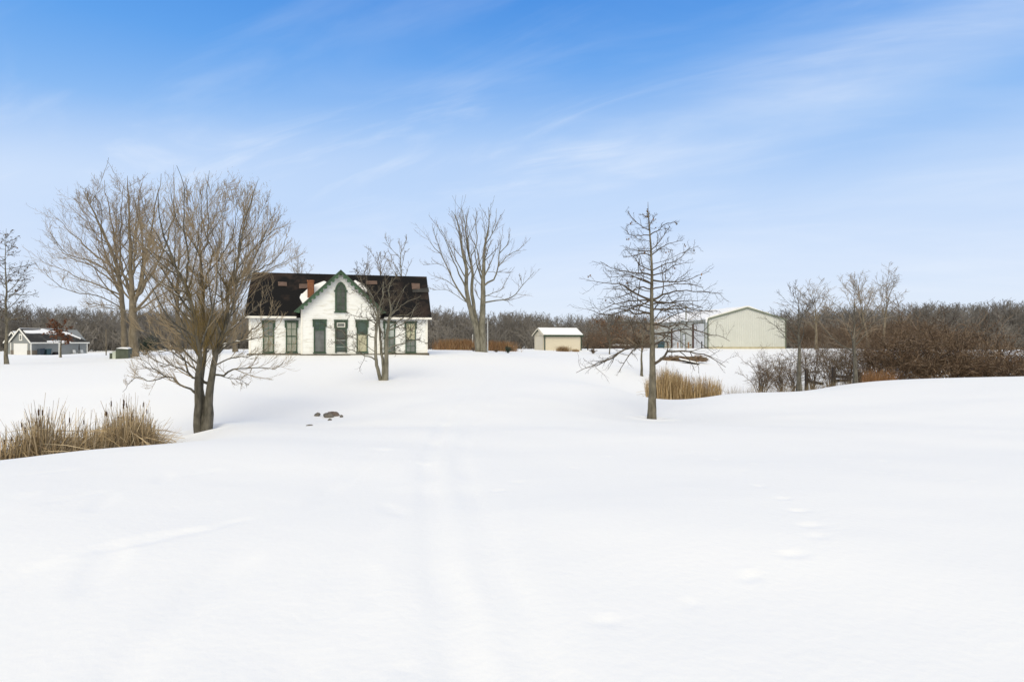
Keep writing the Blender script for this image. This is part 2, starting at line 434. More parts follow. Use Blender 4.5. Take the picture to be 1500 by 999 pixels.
def tubes(P, R, sides, cap_last=True):
    Mn, N, _ = P.shape
    T = np.empty_like(P)
    T[:, 1:-1] = P[:, 2:] - P[:, :-2] if N > 2 else T[:, 1:-1]
    T[:, 0] = P[:, 1] - P[:, 0]; T[:, -1] = P[:, -1] - P[:, -2]
    T = norm(T)
    ov = norm(P[:, -1] - P[:, 0])
    ref = np.where(np.abs(ov[:, 2:3]) < 0.8, np.array([[0, 0, 1.0]]), np.array([[0.35, 0.94, 0.0]]))[:, None]
    U = norm(np.cross(T, ref)); Vv = np.cross(U, T)
    a = 2 * math.pi * np.arange(sides) / sides
    ring = P[:, :, None] + R[:, :, None, None] * (U[:, :, None] * np.cos(a)[:, None] + Vv[:, :, None] * np.sin(a)[:, None])
    V = ring.reshape(-1, 3)
    b = (np.arange(Mn) * N * sides)[:, None, None] + (np.arange(N - 1) * sides)[None, :, None]
    k = np.arange(sides)[None, None]; k2 = (k + 1) % sides
    Q = np.stack([b + k, b + k2, b + sides + k2, b + sides + k], -1).reshape(-1, 4)
    return V, Q

def merge(parts):
    Vs, Qs, o = [], [], 0
    for V, Q in parts:
        Vs.append(V); Qs.append(Q + o); o += len(V)
    return np.concatenate(Vs), np.concatenate(Qs)

def smooth_line(pts, radii, n, rng=None, jit=0.0):
    """Catmull-Rom through the control points"""
    pts = np.asarray(pts, float); k = len(pts)
    ext = np.concatenate([[2 * pts[0] - pts[1]], pts, [2 * pts[-1] - pts[-2]]])
    seg = np.linalg.norm(np.diff(pts, axis=0), axis=1); cum = np.concatenate([[0], np.cumsum(seg)]); 
    s = np.linspace(0, cum[-1], n)
    i = np.clip(np.searchsorted(cum, s, 'right') - 1, 0, k - 2)
    f = ((s - cum[i]) / (seg[i] + 1e-9))[:, None]
    p0, p1, p2, p3 = ext[i], ext[i + 1], ext[i + 2], ext[i + 3]
    out = 0.5 * ((2 * p1) + (-p0 + p2) * f + (2 * p0 - 5 * p1 + 4 * p2 - p3) * f ** 2 + (-p0 + 3 * p1 - 3 * p2 + p3) * f ** 3)
    if rng is not None and jit > 0:
        j = rng.normal(0, jit, out.shape); j[0] = 0; out = out + j
    if len(radii) == 2: rr = radii[0] + (radii[1] - radii[0]) * (s / cum[-1]) ** 0.8
    else: rr = np.interp(s, cum, radii)
    return out, rr

class Tracer:
    """limbs followed in the photograph, given true depth around the trunk's distance"""
    def __init__(s, d, seed, spread=0.8):
        s.d, s.rng, s.spread = d, np.random.default_rng(seed), spread
        s.samples = []                    # px, py, dd, radius
        s.lines, s.rads = [], []
    def add(s, pts, radii, z=None, dd=None, n=12, jit=0.012, root=False):
        if z: pts = [(z[0] + p[0] / z[2], z[1] + p[1] / z[2]) for p in pts]
        pts = [np.array(p, float) for p in pts]
        k = len(pts)
        dd0 = 0.0
        if not root and s.samples:
            S = np.array(s.samples)
            j = np.argmin((S[:, 0] - pts[0][0]) ** 2 + (S[:, 1] - pts[0][1]) ** 2)
            pts[0] = S[j, :2]; dd0 = S[j, 2]
        reach = np.linalg.norm(pts[-1] - pts[0]) / F * s.d
        end = dd if dd is not None else s.rng.choice([-1, 1]) * s.rng.uniform(0.15, 1.0) * s.spread * reach
        D = dd0 + end * np.linspace(0, 1, k) ** 1.1
        p3 = [px3(p[0], p[1], s.d + q) for p, q in zip(pts, D)]
        if root:
            b = p3[0]; b[2] = hz(b[0], b[1]) - 0.12
        L, R = smooth_line(p3, radii, n, s.rng, jit * reach * 0.6)
        s.lines.append(L); s.rads.append(R)
        dq = L[:, 1]
        for q, rr in zip(L, R):
            s.samples.append((q[0] / q[1] * F + CX, CY - (q[2] - CZ) / q[1] * F, q[1] - s.d, rr))
        return L, R

def bare_tree(name, base, trunks, levels, mt, mc, label, cat='tree', group=None, leaves=None, extra=None, caps=None):
    """trunks: (P,R) tubes of the trunk and main limbs; levels: list of (P,R,sides) of finer branches"""
    base = np.array(base)
    root = empty(name, base, 0, label, cat, group)
    V, Q = merge([tubes(P - base, R, sd) for P, R, sd in trunks])
    mesh_np('trunk', V, Q, mt, root, smooth=True)
    V, Q = merge([tubes(P - base, R, sd) for P, R, sd in levels])
    mesh_np('crown', V, Q, mc, root, smooth=False)
    if extra:
        V, Q = merge([tubes(P - base, R, sd) for P, R, sd in extra[0]])
        mesh_np('shoots', V, Q, extra[1], root)
    if caps is not None:
        V, Q = tubes(caps[0] - base, caps[1], 5)
        tag(mesh_np('branch_snow', V, Q, 'roof_snow', root, smooth=True), kind='stuff')
    if leaves is not None:
        V, Q, C = leaves
        mesh_np('leaves', V - base, Q, 'leaf', root, col=C)
    return root

def leaf_faces(rng, pos, size, cols, droop=0.5):
    n = len(pos)
    a = norm(rng.normal(size=(n, 3)) - np.array([0, 0, droop])); b = rng.normal(size=(n, 3)); b = norm(b - (b * a).sum(1, keepdims=True) * a)
    s = size * rng.uniform(0.6, 1.3, (n, 1))
    c = np.cross(a, b)
    V = np.stack([pos, pos + a * s * 0.5 + b * s * 0.35 + c * s * 0.1, pos + a * s, pos + a * s * 0.5 - b * s * 0.35 + c * s * 0.1], 1).reshape(-1, 3)
    Q = np.arange(n * 4).reshape(n, 4)
    cols = np.asarray(cols); C = cols[rng.integers(0, len(cols), n)] * rng.uniform(0.7, 1.3, (n, 1))
    return V, Q, np.repeat(C, 4, 0)

def below(P, R, top, rng, sd=0.25):
    """leave out shoots that would overtop the crown's height"""
    ok = P[:, -1, 2] < top + rng.normal(0, sd, len(P))
    return P[ok], R[ok]

def stack(lines, rads): return np.stack(lines), np.stack(rads)

# ---- pin oak, right of centre (d = 19)
def pin_oak_main():
    d = 19.0; T = Tracer(d, 5, 0.9)
    z1, z2 = (840, 290, 5.878), (840, 440, 5.257)
    T.add([(954.5, 619), (955, 600), (956, 560), (955.5, 500), (954.5, 440), (955, 400), (953, 360), (951, 330), (949.5, 312), (949, 296)],
          [.165, .135, .105, .078, .056, .042, .03, .02, .013, .005], dd=0.0, n=46, jit=0.0006, root=True)
    A = [([(630, 300), (560, 225), (450, 105)], .012), ([(640, 330), (560, 325), (480, 315), (440, 260)], .012), ([(670, 330), (740, 270), (790, 225), (890, 210)], .013),
         ([(660, 215), (640, 170), (575, 140)], .009), ([(668, 230), (690, 170), (715, 140)], .009), ([(690, 490), (740, 440), (820, 395), (940, 365)], .015),
         ([(680, 465), (730, 390), (780, 320), (830, 250)], .013), ([(665, 490), (600, 480), (520, 500), (430, 515)], .014), ([(660, 450), (560, 455), (450, 430)], .012),
         ([(670, 615), (570, 580), (530, 520), (440, 430)], .016), ([(690, 610), (780, 570), (880, 545), (1010, 420)], .016), ([(700, 670), (790, 635), (860, 585), (1000, 555)], .016),
         ([(670, 680), (600, 650), (500, 640), (380, 620), (230, 555)], .02), ([(665, 745), (590, 700), (500, 680), (290, 680)], .02), ([(700, 725), (820, 725), (940, 715), (1170, 635)], .022),
         ([(700, 860), (780, 830), (900, 805), (1050, 805), (1280, 820)], .026), ([(665, 880), (560, 840), (480, 790), (410, 745), (300, 740), (110, 705)], .028),
         ([(670, 890), (540, 890), (420, 900), (200, 985)], .022), ([(700, 975), (800, 965), (870, 925), (960, 935), (1100, 975), (1240, 975)], .022), ([(690, 890), (800, 900), (900, 890), (1160, 880)], .02),
         ([(660, 880), (590, 920), (450, 970), (330, 990)], .02), ([(690, 800), (800, 760), (960, 740), (1120, 770)], .018), ([(660, 800), (560, 770), (420, 850), (260, 855)], .018)]
    B = [([(585, 350), (500, 345), (400, 380), (290, 450), (180, 490), (20, 555)], .03), ([(640, 495), (700, 430), (730, 390), (870, 395), (960, 410), (1060, 440), (1160, 510)], .036),
         ([(620, 255), (760, 240), (850, 220), (960, 235), (1050, 262), (1120, 272), (1205, 312)], .026), ([(615, 265), (700, 270), (800, 310), (880, 360)], .02), ([(600, 110), (480, 100), (400, 80), (260, 115), (100, 65)], .025),
         ([(625, 195), (720, 200), (830, 185), (900, 210), (1050, 270)], .024), ([(580, 360), (480, 370), (430, 420), (350, 550)], .02), ([(590, 120), (430, 60), (280, 20)], .024),
         ([(585, 340), (470, 360), (330, 410), (150, 520)], .022), ([(620, 80), (760, 70), (900, 60), (1080, 95)], .022), ([(620, 40), (700, 20), (880, 30), (1000, 60)], .02),
         ([(590, 200), (470, 170), (350, 180), (200, 230)], .014), ([(600, 60), (500, 40), (330, 60), (180, 120)], .018)]
    for p, r in A: T.add(p, [r * 1.45, .006], z1)
    for p, r in B: T.add(p, [r * 1.35, .007], z2)
    P0, R0 = T.lines[0][None], T.rads[0][None]
    # boughs towards and away from the viewer
    rng = T.rng
    P1x, R1x = spawn(rng, P0, R0, 16, (0.34, 0.93), (82, 8), 0.42, 0.78, 0.34, 12, 0.10, 0.02, 0.008, 0.25)
    P1, R1 = stack(T.lines[1:], T.rads[1:])
    P1, R1 = np.concatenate([P1, P1x]), np.concatenate([R1, R1x])
    P2, R2 = spawn(rng, P1, R1, 11, (0.15, 1.0), (46, 14), 0.36, 0.45, 0.55, 6, 0.17, 0.03, 0.0052, 0.4)
    P3, R3 = spawn(rng, P2, R2, 4, (0.2, 1.0), (45, 16), 0.42, 0.3, 0.65, 4, 0.18, 0.02, 0.0036, 0.5)
    sel = rng.random(len(P3)) < 0.012
    tips = np.repeat(P3[sel][:, -1], 3, 0) + rng.normal(0, 0.03, (sel.sum() * 3, 3))
    lv = leaf_faces(rng, tips, 0.085, [(0.16, 0.09, 0.045), (0.2, 0.12, 0.07), (0.11, 0.085, 0.04)])
    bare_tree('pin_oak', T.lines[0][0] + np.array([0, 0, 0.12]), [(P0, R0, 12)], [(P1, R1, 6), (P2, R2, 4), (P3, R3, 3)], 'bark_oak', 'twig_oak',
              'bare oak with one straight trunk and tiers of level branches, alone right of centre', leaves=lv)
pin_oak_main()

# ---- multi-stemmed tree, left foreground (d = 17)
def front_left_tree():
    d = 17.0; T = Tracer(d, 8, 0.75)
    z3, z4 = (180, 440, 4.996), (180, 240, 4.757)
    c3 = lambda L: [(180 + x / 4.996, 440 + y / 4.996) for x, y in L]
    c4 = lambda L: [(180 + x / 4.757, 240 + y / 4.757) for x, y in L]
    T.add(c3([(552, 952), (546, 800), (545, 620), (562, 480), (560, 350)]) + c4([(470, 930), (400, 780), (300, 560), (250, 330), (240, 150)]),
          [.115, .095, .088, .07, .055, .045, .035, .024, .014, .005], dd=-0.5, n=26, jit=0.003, root=True)
    T.add(c3([(615, 950), (628, 780), (645, 600), (665, 470), (700, 330), (745, 200), (765, 100)]) + c4([(730, 880), (790, 760), (830, 480), (900, 250), (940, 110)]),
          [.145, .115, .095, .08, .064, .055, .048, .042, .035, .022, .012, .005], dd=0.6, n=28, jit=0.003, root=True)
    T.add(c3([(588, 900), (586, 780), (582, 560), (600, 400), (610, 300), (590, 200)]) + c4([(560, 850), (545, 620), (600, 520), (590, 250), (600, 50)]),
          [.09, .075, .06, .052, .048, .042, .035, .026, .02, .012, .005], dd=1.2, n=26, jit=0.003, root=True)
    for p, r in [([(545, 700), (500, 650), (420, 620), (370, 570), (310, 550), (230, 500), (120, 420)], .04), ([(310, 555), (200, 590), (100, 560), (0, 670)], .018),
                 ([(610, 605), (530, 570), (480, 530), (440, 430), (400, 380), (330, 320), (210, 240)], .045), ([(600, 590), (520, 500), (420, 420), (320, 370), (150, 390)], .035),
                 ([(480, 530), (390, 490), (290, 460), (180, 410)], .022), ([(665, 570), (740, 550), (800, 505), (870, 500), (1000, 490), (1110, 500), (1180, 440)], .034),
                 ([(680, 575), (780, 570), (850, 580), (920, 620)], .015), ([(690, 390), (740, 350), (800, 310), (900, 290), (1000, 270), (1130, 200)], .04),
                 ([(720, 330), (850, 290), (1000, 170), (1130, 80)], .032), ([(700, 340), (820, 180), (1000, 20), (1110, -90)], .036), ([(560, 400), (430, 250), (300, 130), (150, 40)], .035),
                 ([(565, 470), (400, 330), (200, 250), (60, 170)], .028), ([(660, 480), (800, 420), (960, 400), (1080, 330)], .025)]:
        T.add(p, [r, .005], z3, n=14)
    for p, r in [([(470, 930), (380, 880), (260, 820), (150, 760)], .03), ([(490, 900), (390, 740), (250, 640), (130, 560), (30, 430), (30, 220)], .034), ([(480, 860), (460, 650), (420, 450), (430, 210), (380, 20)], .034),
                 ([(560, 850), (520, 600), (380, 400), (330, 130)], .03), ([(700, 860), (650, 700), (680, 540), (720, 240)], .03), ([(740, 880), (870, 740), (960, 560), (1030, 400), (1030, 300)], .032),
                 ([(760, 800), (950, 740), (1090, 640), (1150, 500)], .028), ([(640, 930), (590, 760), (620, 600), (530, 330), (540, 160)], .03), ([(730, 880), (800, 640), (820, 480), (850, 330), (870, 180)], .03),
                 ([(330, 720), (250, 520), (160, 350), (120, 180)], .026), ([(740, 860), (900, 780), (1060, 720), (1200, 640)], .025), ([(780, 760), (900, 600), (1000, 500), (1090, 440)], .025), ([(620, 800), (740, 560), (790, 360), (790, 250)], .024)]:
        T.add(p, [r, .005], z4, n=14)
    rng = T.rng
    stems = [(T.lines[i][None], T.rads[i][None], 10) for i in range(3)]
    P1, R1 = stack(T.lines[3:], T.rads[3:])
    S, SR = np.stack([smooth_line(T.lines[i], T.rads[i], 14)[0] for i in range(3)]), np.stack([np.interp(np.linspace(0, 1, 14), np.linspace(0, 1, len(T.rads[i])), T.rads[i]) for i in range(3)])
    Px, Rx = spawn(rng, S, SR, 22, (0.27, 0.93), (46, 12), 0.40, 0.55, 0.5, 14, 0.06, 0.06, 0.0095, 0.2)
    P2, R2 = spawn(rng, np.concatenate([P1, Px]), np.concatenate([R1, Rx]), 12, (0.2, 1.0), (36, 12), 0.36, 0.45, 0.55, 6, 0.08, 0.13, 0.0050, 0.4)
    P3, R3 = spawn(rng, P2, R2, 6, (0.12, 1.0), (26, 9), 0.58, 0.35, 0.6, 4, 0.05, 0.12, 0.0044, 0.5)
    P4, R4 = spawn(rng, P3, R3, 2, (0.15, 1.0), (23, 8), 0.60, 0.3, 0.7, 3, 0.04, 0.08, 0.0030, 0.6)
    # keep the fine shoots inside the crown the photo shows
    def keep(P, R):
        e = P[:, -1]; px = e[:, 0] / e[:, 1] * F + CX; py = CY - (e[:, 2] - CZ) / e[:, 1] * F
        ok = (((px - 318) / 150) ** 2 + ((py - 428) / 170) ** 2 < 1.0 + rng.normal(0, 0.10, len(e))) & (py < 585) | (np.abs(px - 318) < 138) & (py > 470) & (py < 600)
        return P[ok], R[ok]
    Px, Rx = keep(Px, Rx); P1, R1 = np.concatenate([P1, Px]), np.concatenate([R1, Rx])
    P2, R2 = keep(P2, R2); P3, R3 = keep(P3, R3); P4, R4 = keep(P4, R4)
    # snow caught along the flatter limbs
    sl = []
    for q, rr in zip(P1, R1):
        for k in range(1, q.shape[0] - 2):
            v = q[k + 1] - q[k]
            if abs(v[2]) < 0.75 * np.linalg.norm(v) and rr[k] > 0.009 and rng.random() < 0.16:
                up = np.array([0, 0, rr[k] * 0.75])
                sl.append(([q[k] + up, (q[k] + q[k + 1]) / 2 + up * 1.15, q[k + 1] + up], [rr[k] * .35, rr[k] * .7, rr[k] * .3]))
    snow_caps = (np.array([a for a, b in sl]), np.array([b for a, b in sl]))
    # yellowish water shoots in the heart of the tree
    s0 = []
    for k in range(280):
        j = rng.integers(0, 3); tpos = rng.uniform(0.28, 0.62); q = S[j][int(tpos * 13)]
        dr = norm(np.array([rng.normal(0, 0.42), rng.normal(0, 0.42), 1.0])); ln = rng.uniform(0.4, 1.3)
        s0.append([q + dr * ln * a + np.array([0, 0, 0.12 * a * a]) + rng.normal(0, 0.012, 3) * (a > 0) for a in (0, .33, .66, 1)])
    SP = np.array(s0); SRr = np.tile(np.array([.0055, .0045, .0035, .0025]), (len(SP), 1))
    SP2, SR2 = spawn(rng, SP, SRr, 4, (0.2, 1), (24, 8), 0.45, 0.3, 0.7, 3, 0.08, 0.1, 0.0025, 0.6)
    bare_tree('bare_tree', T.lines[1][0] + np.array([-0.1, 0, 0.12]), stems + [(P1, R1, 6)], [(P2, R2, 4), (P3, R3, 3), (P4, R4, 3)], 'bark_front', 'twig_front',
              'bare many-stemmed tree with wide rounded crown, nearest on the left beside the cattails', extra=([(SP, SRr, 3), (SP2, SR2, 3)], 'shoot'), caps=snow_caps)
front_left_tree()

# ---- tall double-trunked tree behind, between house and shed (d = 55)
def middle_tree():
    T = Tracer(55.0, 21, 0.7)
    z = (610, 290, 5.878)
    c = lambda L: [(610 + x / 5.878, 290 + y / 5.878) for x, y in L]
    T.add([(701, 517), (698, 485), (691, 462)] + c([(432, 800), (430, 620), (400, 480), (375, 330), (350, 190), (300, 110)]), [.34, .26, .22, .185, .15, .11, .075, .04, .015], dd=-0.8, n=30, jit=0.002, root=True)
    T.add([(708, 517), (706.5, 480)] + c([(572, 960), (575, 720), (580, 560), (590, 400), (625, 230), (620, 80)]), [.38, .30, .26, .20, .15, .10, .055, .015], dd=0.8, n=30, jit=0.002, root=True)
    T.add([(701, 505), (697, 470)] + c([(478, 800), (485, 640), (450, 480), (430, 320), (410, 180), (390, 90)]), [.22, .19, .15, .12, .09, .06, .035, .015], dd=1.6, n=30, jit=0.002)
    for p, r in [([(430, 930), (350, 770), (270, 610), (215, 500), (130, 400), (85, 320)], .13), ([(215, 500), (180, 380), (135, 250)], .06), ([(440, 800), (350, 620), (290, 460), (220, 330), (180, 230)], .1),
                 ([(410, 700), (320, 500), (260, 370), (210, 270)], .08), ([(400, 480), (380, 300), (330, 160)], .07), ([(435, 500), (440, 300), (420, 150)], .07), ([(485, 640), (470, 470), (510, 420)], .06),
                 ([(480, 500), (520, 400), (510, 200), (510, 90)], .07), ([(565, 690), (540, 560), (520, 440), (470, 330), (430, 200)], .1), ([(600, 780), (680, 680), (710, 540), (720, 420), (740, 320)], .13),
                 ([(710, 580), (780, 500), (860, 460), (960, 370)], .055), ([(715, 480), (790, 390), (795, 300)], .055), ([(600, 540), (680, 450), (730, 370)], .06), ([(600, 440), (640, 330), (680, 200), (690, 90)], .07),
                 ([(620, 400), (680, 260), (730, 140)], .06), ([(600, 920), (690, 890), (790, 870), (860, 820), (900, 760), (1010, 650)], .1), ([(900, 760), (885, 660)], .03), ([(600, 870), (660, 820), (740, 780), (780, 690)], .06),
                 ([(430, 930), (330, 830), (250, 790), (140, 795)], .05), ([(360, 780), (250, 710), (130, 670)], .05), ([(560, 900), (520, 830), (500, 740)], .05), ([(545, 760), (500, 690), (470, 600)], .05), ([(600, 640), (700, 640), (820, 640)], .03),
                 ([(270, 610), (200, 570), (60, 580)], .03), ([(620, 850), (720, 860), (800, 900)], .03)]:
        T.add(p, [r * .8, .014], z, n=10)
    rng = T.rng
    P1, R1 = stack(T.lines[3:], T.rads[3:])
    S_ = np.stack([T.lines[i][8:] for i in range(3)]); SR_ = np.stack([T.rads[i][8:] for i in range(3)])
    Px, Rx = spawn(rng, S_, SR_, 9, (0.2, 0.97), (30, 9), 0.34, 0.4, 0.45, 10, 0.07, 0.09, 0.018, 0.25)
    P1, R1 = np.concatenate([P1, Px]), np.concatenate([R1, Rx])
    P2, R2 = spawn(rng, P1, R1, 9, (0.25, 1.0), (30, 11), 0.32, 0.35, 0.5, 6, 0.10, 0.12, 0.013, 0.4)
    P3, R3 = spawn(rng, P2, R2, 5, (0.2, 1.0), (32, 12), 0.42, 0.3, 0.6, 4, 0.12, 0.10, 0.0085, 0.5)
    P2, R2 = below(P2, R2, 13.78, rng, .35); P3, R3 = below(P3, R3, 13.66, rng, .3)
    bare_tree('bare_tree', T.lines[1][0] + np.array([-0.2, 0, 0.12]), [(T.lines[i][None], T.rads[i][None], 10) for i in range(3)] + [(P1, R1, 6)], [(P2, R2, 4), (P3, R3, 3)], 'bark_pale', 'twig_pale',
              'tall grey bare tree with two thick trunks, between the farmhouse and the tan shed')
middle_tree()

# ---- small spreading tree in front of the farmhouse's right half (d = 30)
def house_tree():
    T = Tracer(30.0, 33, 0.8)
    z = (480, 380, 5.259)
    T.add([(450, 930), (452, 740), (455, 600), (475, 450), (490, 400), (470, 250), (500, 140)], [.125, .105, .085, .06, .05, .03, .01], z, dd=0.3, n=24, jit=0.004, root=True)
    T.add([(412, 928), (375, 790), (370, 640), (380, 480), (388, 420), (420, 300), (430, 170)], [.10, .08, .07, .06, .05, .03, .01], z, dd=-0.5, n=24, jit=0.004, root=True)
    T.add([(432, 925), (425, 780), (405, 620), (395, 500), (390, 420), (330, 280), (250, 150)], [.085, .07, .06, .052, .045, .03, .01], z, dd=0.7, n=24, jit=0.004, root=True)
    for p, r in [([(365, 780), (290, 735), (220, 710), (150, 680), (60, 600)], .04), ([(370, 620), (310, 585), (220, 580), (150, 595)], .035), ([(370, 490), (300, 455), (220, 440), (150, 405)], .035),
                 ([(380, 430), (330, 350), (260, 270), (190, 240)], .04), ([(395, 520), (430, 600), (450, 680)], .045), ([(465, 700), (530, 660), (610, 635), (660, 540), (690, 440)], .045), ([(470, 720), (530, 705), (590, 715)], .03),
                 ([(470, 560), (530, 520), (620, 460), (700, 330)], .04), ([(480, 460), (520, 380), (560, 300), (600, 200)], .04), ([(610, 635), (700, 620), (760, 650)], .025), ([(400, 400), (330, 250), (260, 180)], .03),
                 ([(500, 430), (600, 330), (720, 280)], .03), ([(470, 620), (600, 560), (740, 470)], .03), ([(370, 700), (250, 640), (120, 560), (0, 520)], .02)]:
        T.add(p, [r, .008], z, n=12, jit=0.02)
    rng = T.rng
    P1, R1 = stack(T.lines[3:], T.rads[3:])
    S = np.stack([T.lines[i] for i in range(3)]); SR = np.stack([T.rads[i] for i in range(3)])
    Px, Rx = spawn(rng, S, SR, 9, (0.45, 0.97), (48, 14), 0.34, 0.4, 0.5, 12, 0.14, 0.04, 0.012, 0.25)
    P1, R1 = np.concatenate([P1, Px]), np.concatenate([R1, Rx])
    P2, R2 = spawn(rng, P1, R1, 13, (0.2, 1.0), (48, 15), 0.32, 0.4, 0.5, 6, 0.26, 0.05, 0.0075, 0.5)
    P3, R3 = spawn(rng, P2, R2, 7, (0.2, 1.0), (48, 18), 0.42, 0.3, 0.65, 4, 0.28, 0.04, 0.0055, 0.6)
    bare_tree('bare_tree', T.lines[0][0] + np.array([-0.1, 0, 0.12]), [(S, SR, 9), (P1, R1, 6)], [(P2, R2, 4), (P3, R3, 3)], 'bark_pale', 'twig_oak',
              'small bare tree with three leaning stems, in front of the farmhouse right of its gable')
house_tree()

# ---- big trees left of the farmhouse (d = 50)
def back_left_trees():
    z = (60, 240, 3.33)
    T = Tracer(50.0, 41, 0.7)
    T.add([(455, 945), (450, 780), (446, 680), (440, 560), (430, 250), (420, 60)], [.40, .32, .27, .18, .08, .015], z, dd=0.6, n=26, jit=0.003, root=True)
    for p, r in [([(450, 660), (400, 520), (370, 400), (370, 150)], .14), ([(455, 690), (495, 560), (500, 450), (480, 200), (490, 90)], .16), ([(455, 700), (520, 450), (560, 200), (580, 50)], .15), ([(450, 560), (470, 300), (450, 120)], .11),
                 ([(455, 680), (560, 500), (640, 280), (650, 70)], .14), ([(460, 720), (600, 560), (720, 400), (790, 270)], .12), ([(445, 640), (380, 560), (250, 480), (110, 430), (50, 340)], .09), ([(452, 760), (560, 700), (680, 640)], .06),
                 ([(455, 740), (620, 620), (760, 520)], .08), ([(445, 720), (340, 690), (240, 700)], .05)]:
        T.add(p, [r, .015], z, n=12)
    def fin(T, lab, nstem=1):
        rng = T.rng
        P1, R1 = stack(T.lines[nstem:], T.rads[nstem:])
        S = np.stack([smooth_line(T.lines[i], T.rads[i], 12)[0] for i in range(nstem)]); SR = np.stack([np.interp(np.linspace(0, 1, 12), np.linspace(0, 1, len(T.rads[i])), T.rads[i]) for i in range(nstem)])
        Px, Rx = spawn(rng, S, SR, 18, (0.3, 0.95), (48, 12), 0.36, 0.4, 0.4, 12, 0.07, 0.06, 0.02, 0.2)
        P1, R1 = np.concatenate([P1, Px]), np.concatenate([R1, Rx])
        P2, R2 = spawn(rng, P1, R1, 12, (0.2, 1.0), (36, 11), 0.34, 0.4, 0.45, 7, 0.055, 0.10, 0.013, 0.4)
        P3, R3 = spawn(rng, P2, R2, 8, (0.15, 1.0), (34, 11), 0.44, 0.35, 0.6, 4, 0.06, 0.10, 0.0105, 0.5)
        P4, R4 = spawn(rng, P3, R3, 2, (0.3, 1.0), (32, 11), 0.55, 0.3, 0.7, 3, 0.06, 0.08, 0.0075, 0.6)
        tp = CZ - (258 - CY) / F * T.d
        P2, R2 = below(P2, R2, tp, rng, .5); P3, R3 = below(P3, R3, tp, rng, .4); P4, R4 = below(P4, R4, tp, rng, .4)
        bare_tree('bare_tree', T.lines[0][0] + np.array([0, 0, 0.12]), [(T.lines[i][None], T.rads[i][None], 10) for i in range(nstem)] + [(P1, R1, 6)], [(P2, R2, 4), (P3, R3, 3), (P4, R4, 3)], 'bark_back', 'twig_back', lab)
    fin(T, 'tall bare tree with thick pale brown trunk, beside the dark green utility box')
    T = Tracer(53.0, 42, 0.7)
    T.add([(408, 930), (402, 760), (392, 640), (370, 500), (310, 350), (240, 200), (205, 130)], [.26, .22, .19, .15, .10, .05, .015], z, dd=-0.6, n=26, jit=0.003, root=True)
    for p, r in [([(390, 640), (330, 480), (270, 270), (150, 160)], .11), ([(380, 560), (300, 470), (180, 370), (80, 260)], .09), ([(385, 600), (250, 500), (110, 440), (50, 340)], .08), ([(390, 650), (250, 580), (150, 540), (40, 480)], .08),
                 ([(400, 700), (280, 640), (130, 620), (20, 530)], .06), ([(370, 500), (340, 250), (305, 75)], .1), ([(380, 540), (390, 300), (400, 110)], .1), ([(300, 330), (290, 200), (230, 140)], .05), ([(395, 700), (320, 700), (220, 660)], .05)]:
        T.add(p, [r, .015], z, n=12)
    fin(T, 'tall bare tree leaning left, just left of the thick pale trunk by the utility box')
back_left_trees()

# ---- procedural bare trees
def proc_parts(rng, base, h, r, lean=(0, 0), fork=0.3, nlimb=10, ang=(38, 10), L=0.55, K2=8, K3=5, up=0.06, wander=0.09, rmin=0.012, sides=8, fall=0.5, tw=1.0, K4=0, t_top=1.0):
    k = 14
    s = np.linspace(0, 1, k)
    ln = np.stack([base[0] + lean[0] * s + np.cumsum(rng.normal(0, 0.012 * h * wander * 3, k)) * (s > 0), base[1] + lean[1] * s + np.cumsum(rng.normal(0, 0.012 * h * wander * 3, k)) * (s > 0), base[2] - 0.12 + (h + 0.12) * s], 1)
    R0 = (r * (1 - s) ** 1.25 + rmin * 0.8); R0[0] *= 1.25
    P0, R0 = ln[None], R0[None]
    P1, R1 = spawn(rng, P0, R0, nlimb, (fork, t_top * 0.95), ang, L, fall, 0.5, 10, wander, up, rmin * 1.6, 0.2)
    P2, R2 = spawn(rng, P1, R1, K2, (0.2, 1.0), (38, 13), 0.38, 0.4, 0.5, 5, wander * 1.4, up * 0.8, rmin * 1.1, 0.4)
    P3, R3 = spawn(rng, P2, R2, K3, (0.2, 1.0), (38, 14), 0.45, 0.3, 0.65, 4, wander * 1.6, up * 0.7, rmin * 0.75, 0.5)
    fine = [(P2, R2, 4), (P3, R3, 3)]
    if K4:
        P4, R4 = spawn(rng, P3, R3, K4, (0.2, 1.0), (38, 14), 0.5, 0.3, 0.7, 3, wander * 1.6, up * 0.5, rmin * 0.6, 0.6)
        fine.append((P4, R4, 3))
    return [(P0, R0, sides), (P1, R1, 5)], fine

def proc_tree(name, px, d, top, label, seed, group=None, mt='bark_back', mc='twig_back', leafcol=None, leaf_n=0, leaf_size=0.09, py=None, **kw):
    rng = np.random.default_rng(seed)
    b = np.array(at(px, d))
    h = (CY - top) / F * d + CZ - b[2]
    tr, fi = proc_parts(rng, b, h, **kw)
    zm = max(np.percentile(P[:, -1, 2], 99) for P, R, _ in tr + fi) - b[2]
    for P, R, _ in tr + fi: P[..., 2] = b[2] + (P[..., 2] - b[2]) * min(1.0, h / zm)
    lv = None
    if leaf_n:
        P = fi[-1][0]; e = P[rng.integers(0, len(P), leaf_n), rng.integers(1, P.shape[1], leaf_n)]
        lv = leaf_faces(rng, e + rng.normal(0, 0.03, e.shape), leaf_size, leafcol)
    bare_tree(name, b, tr, fi, mt, mc, label, 'tree', group, leaves=lv)

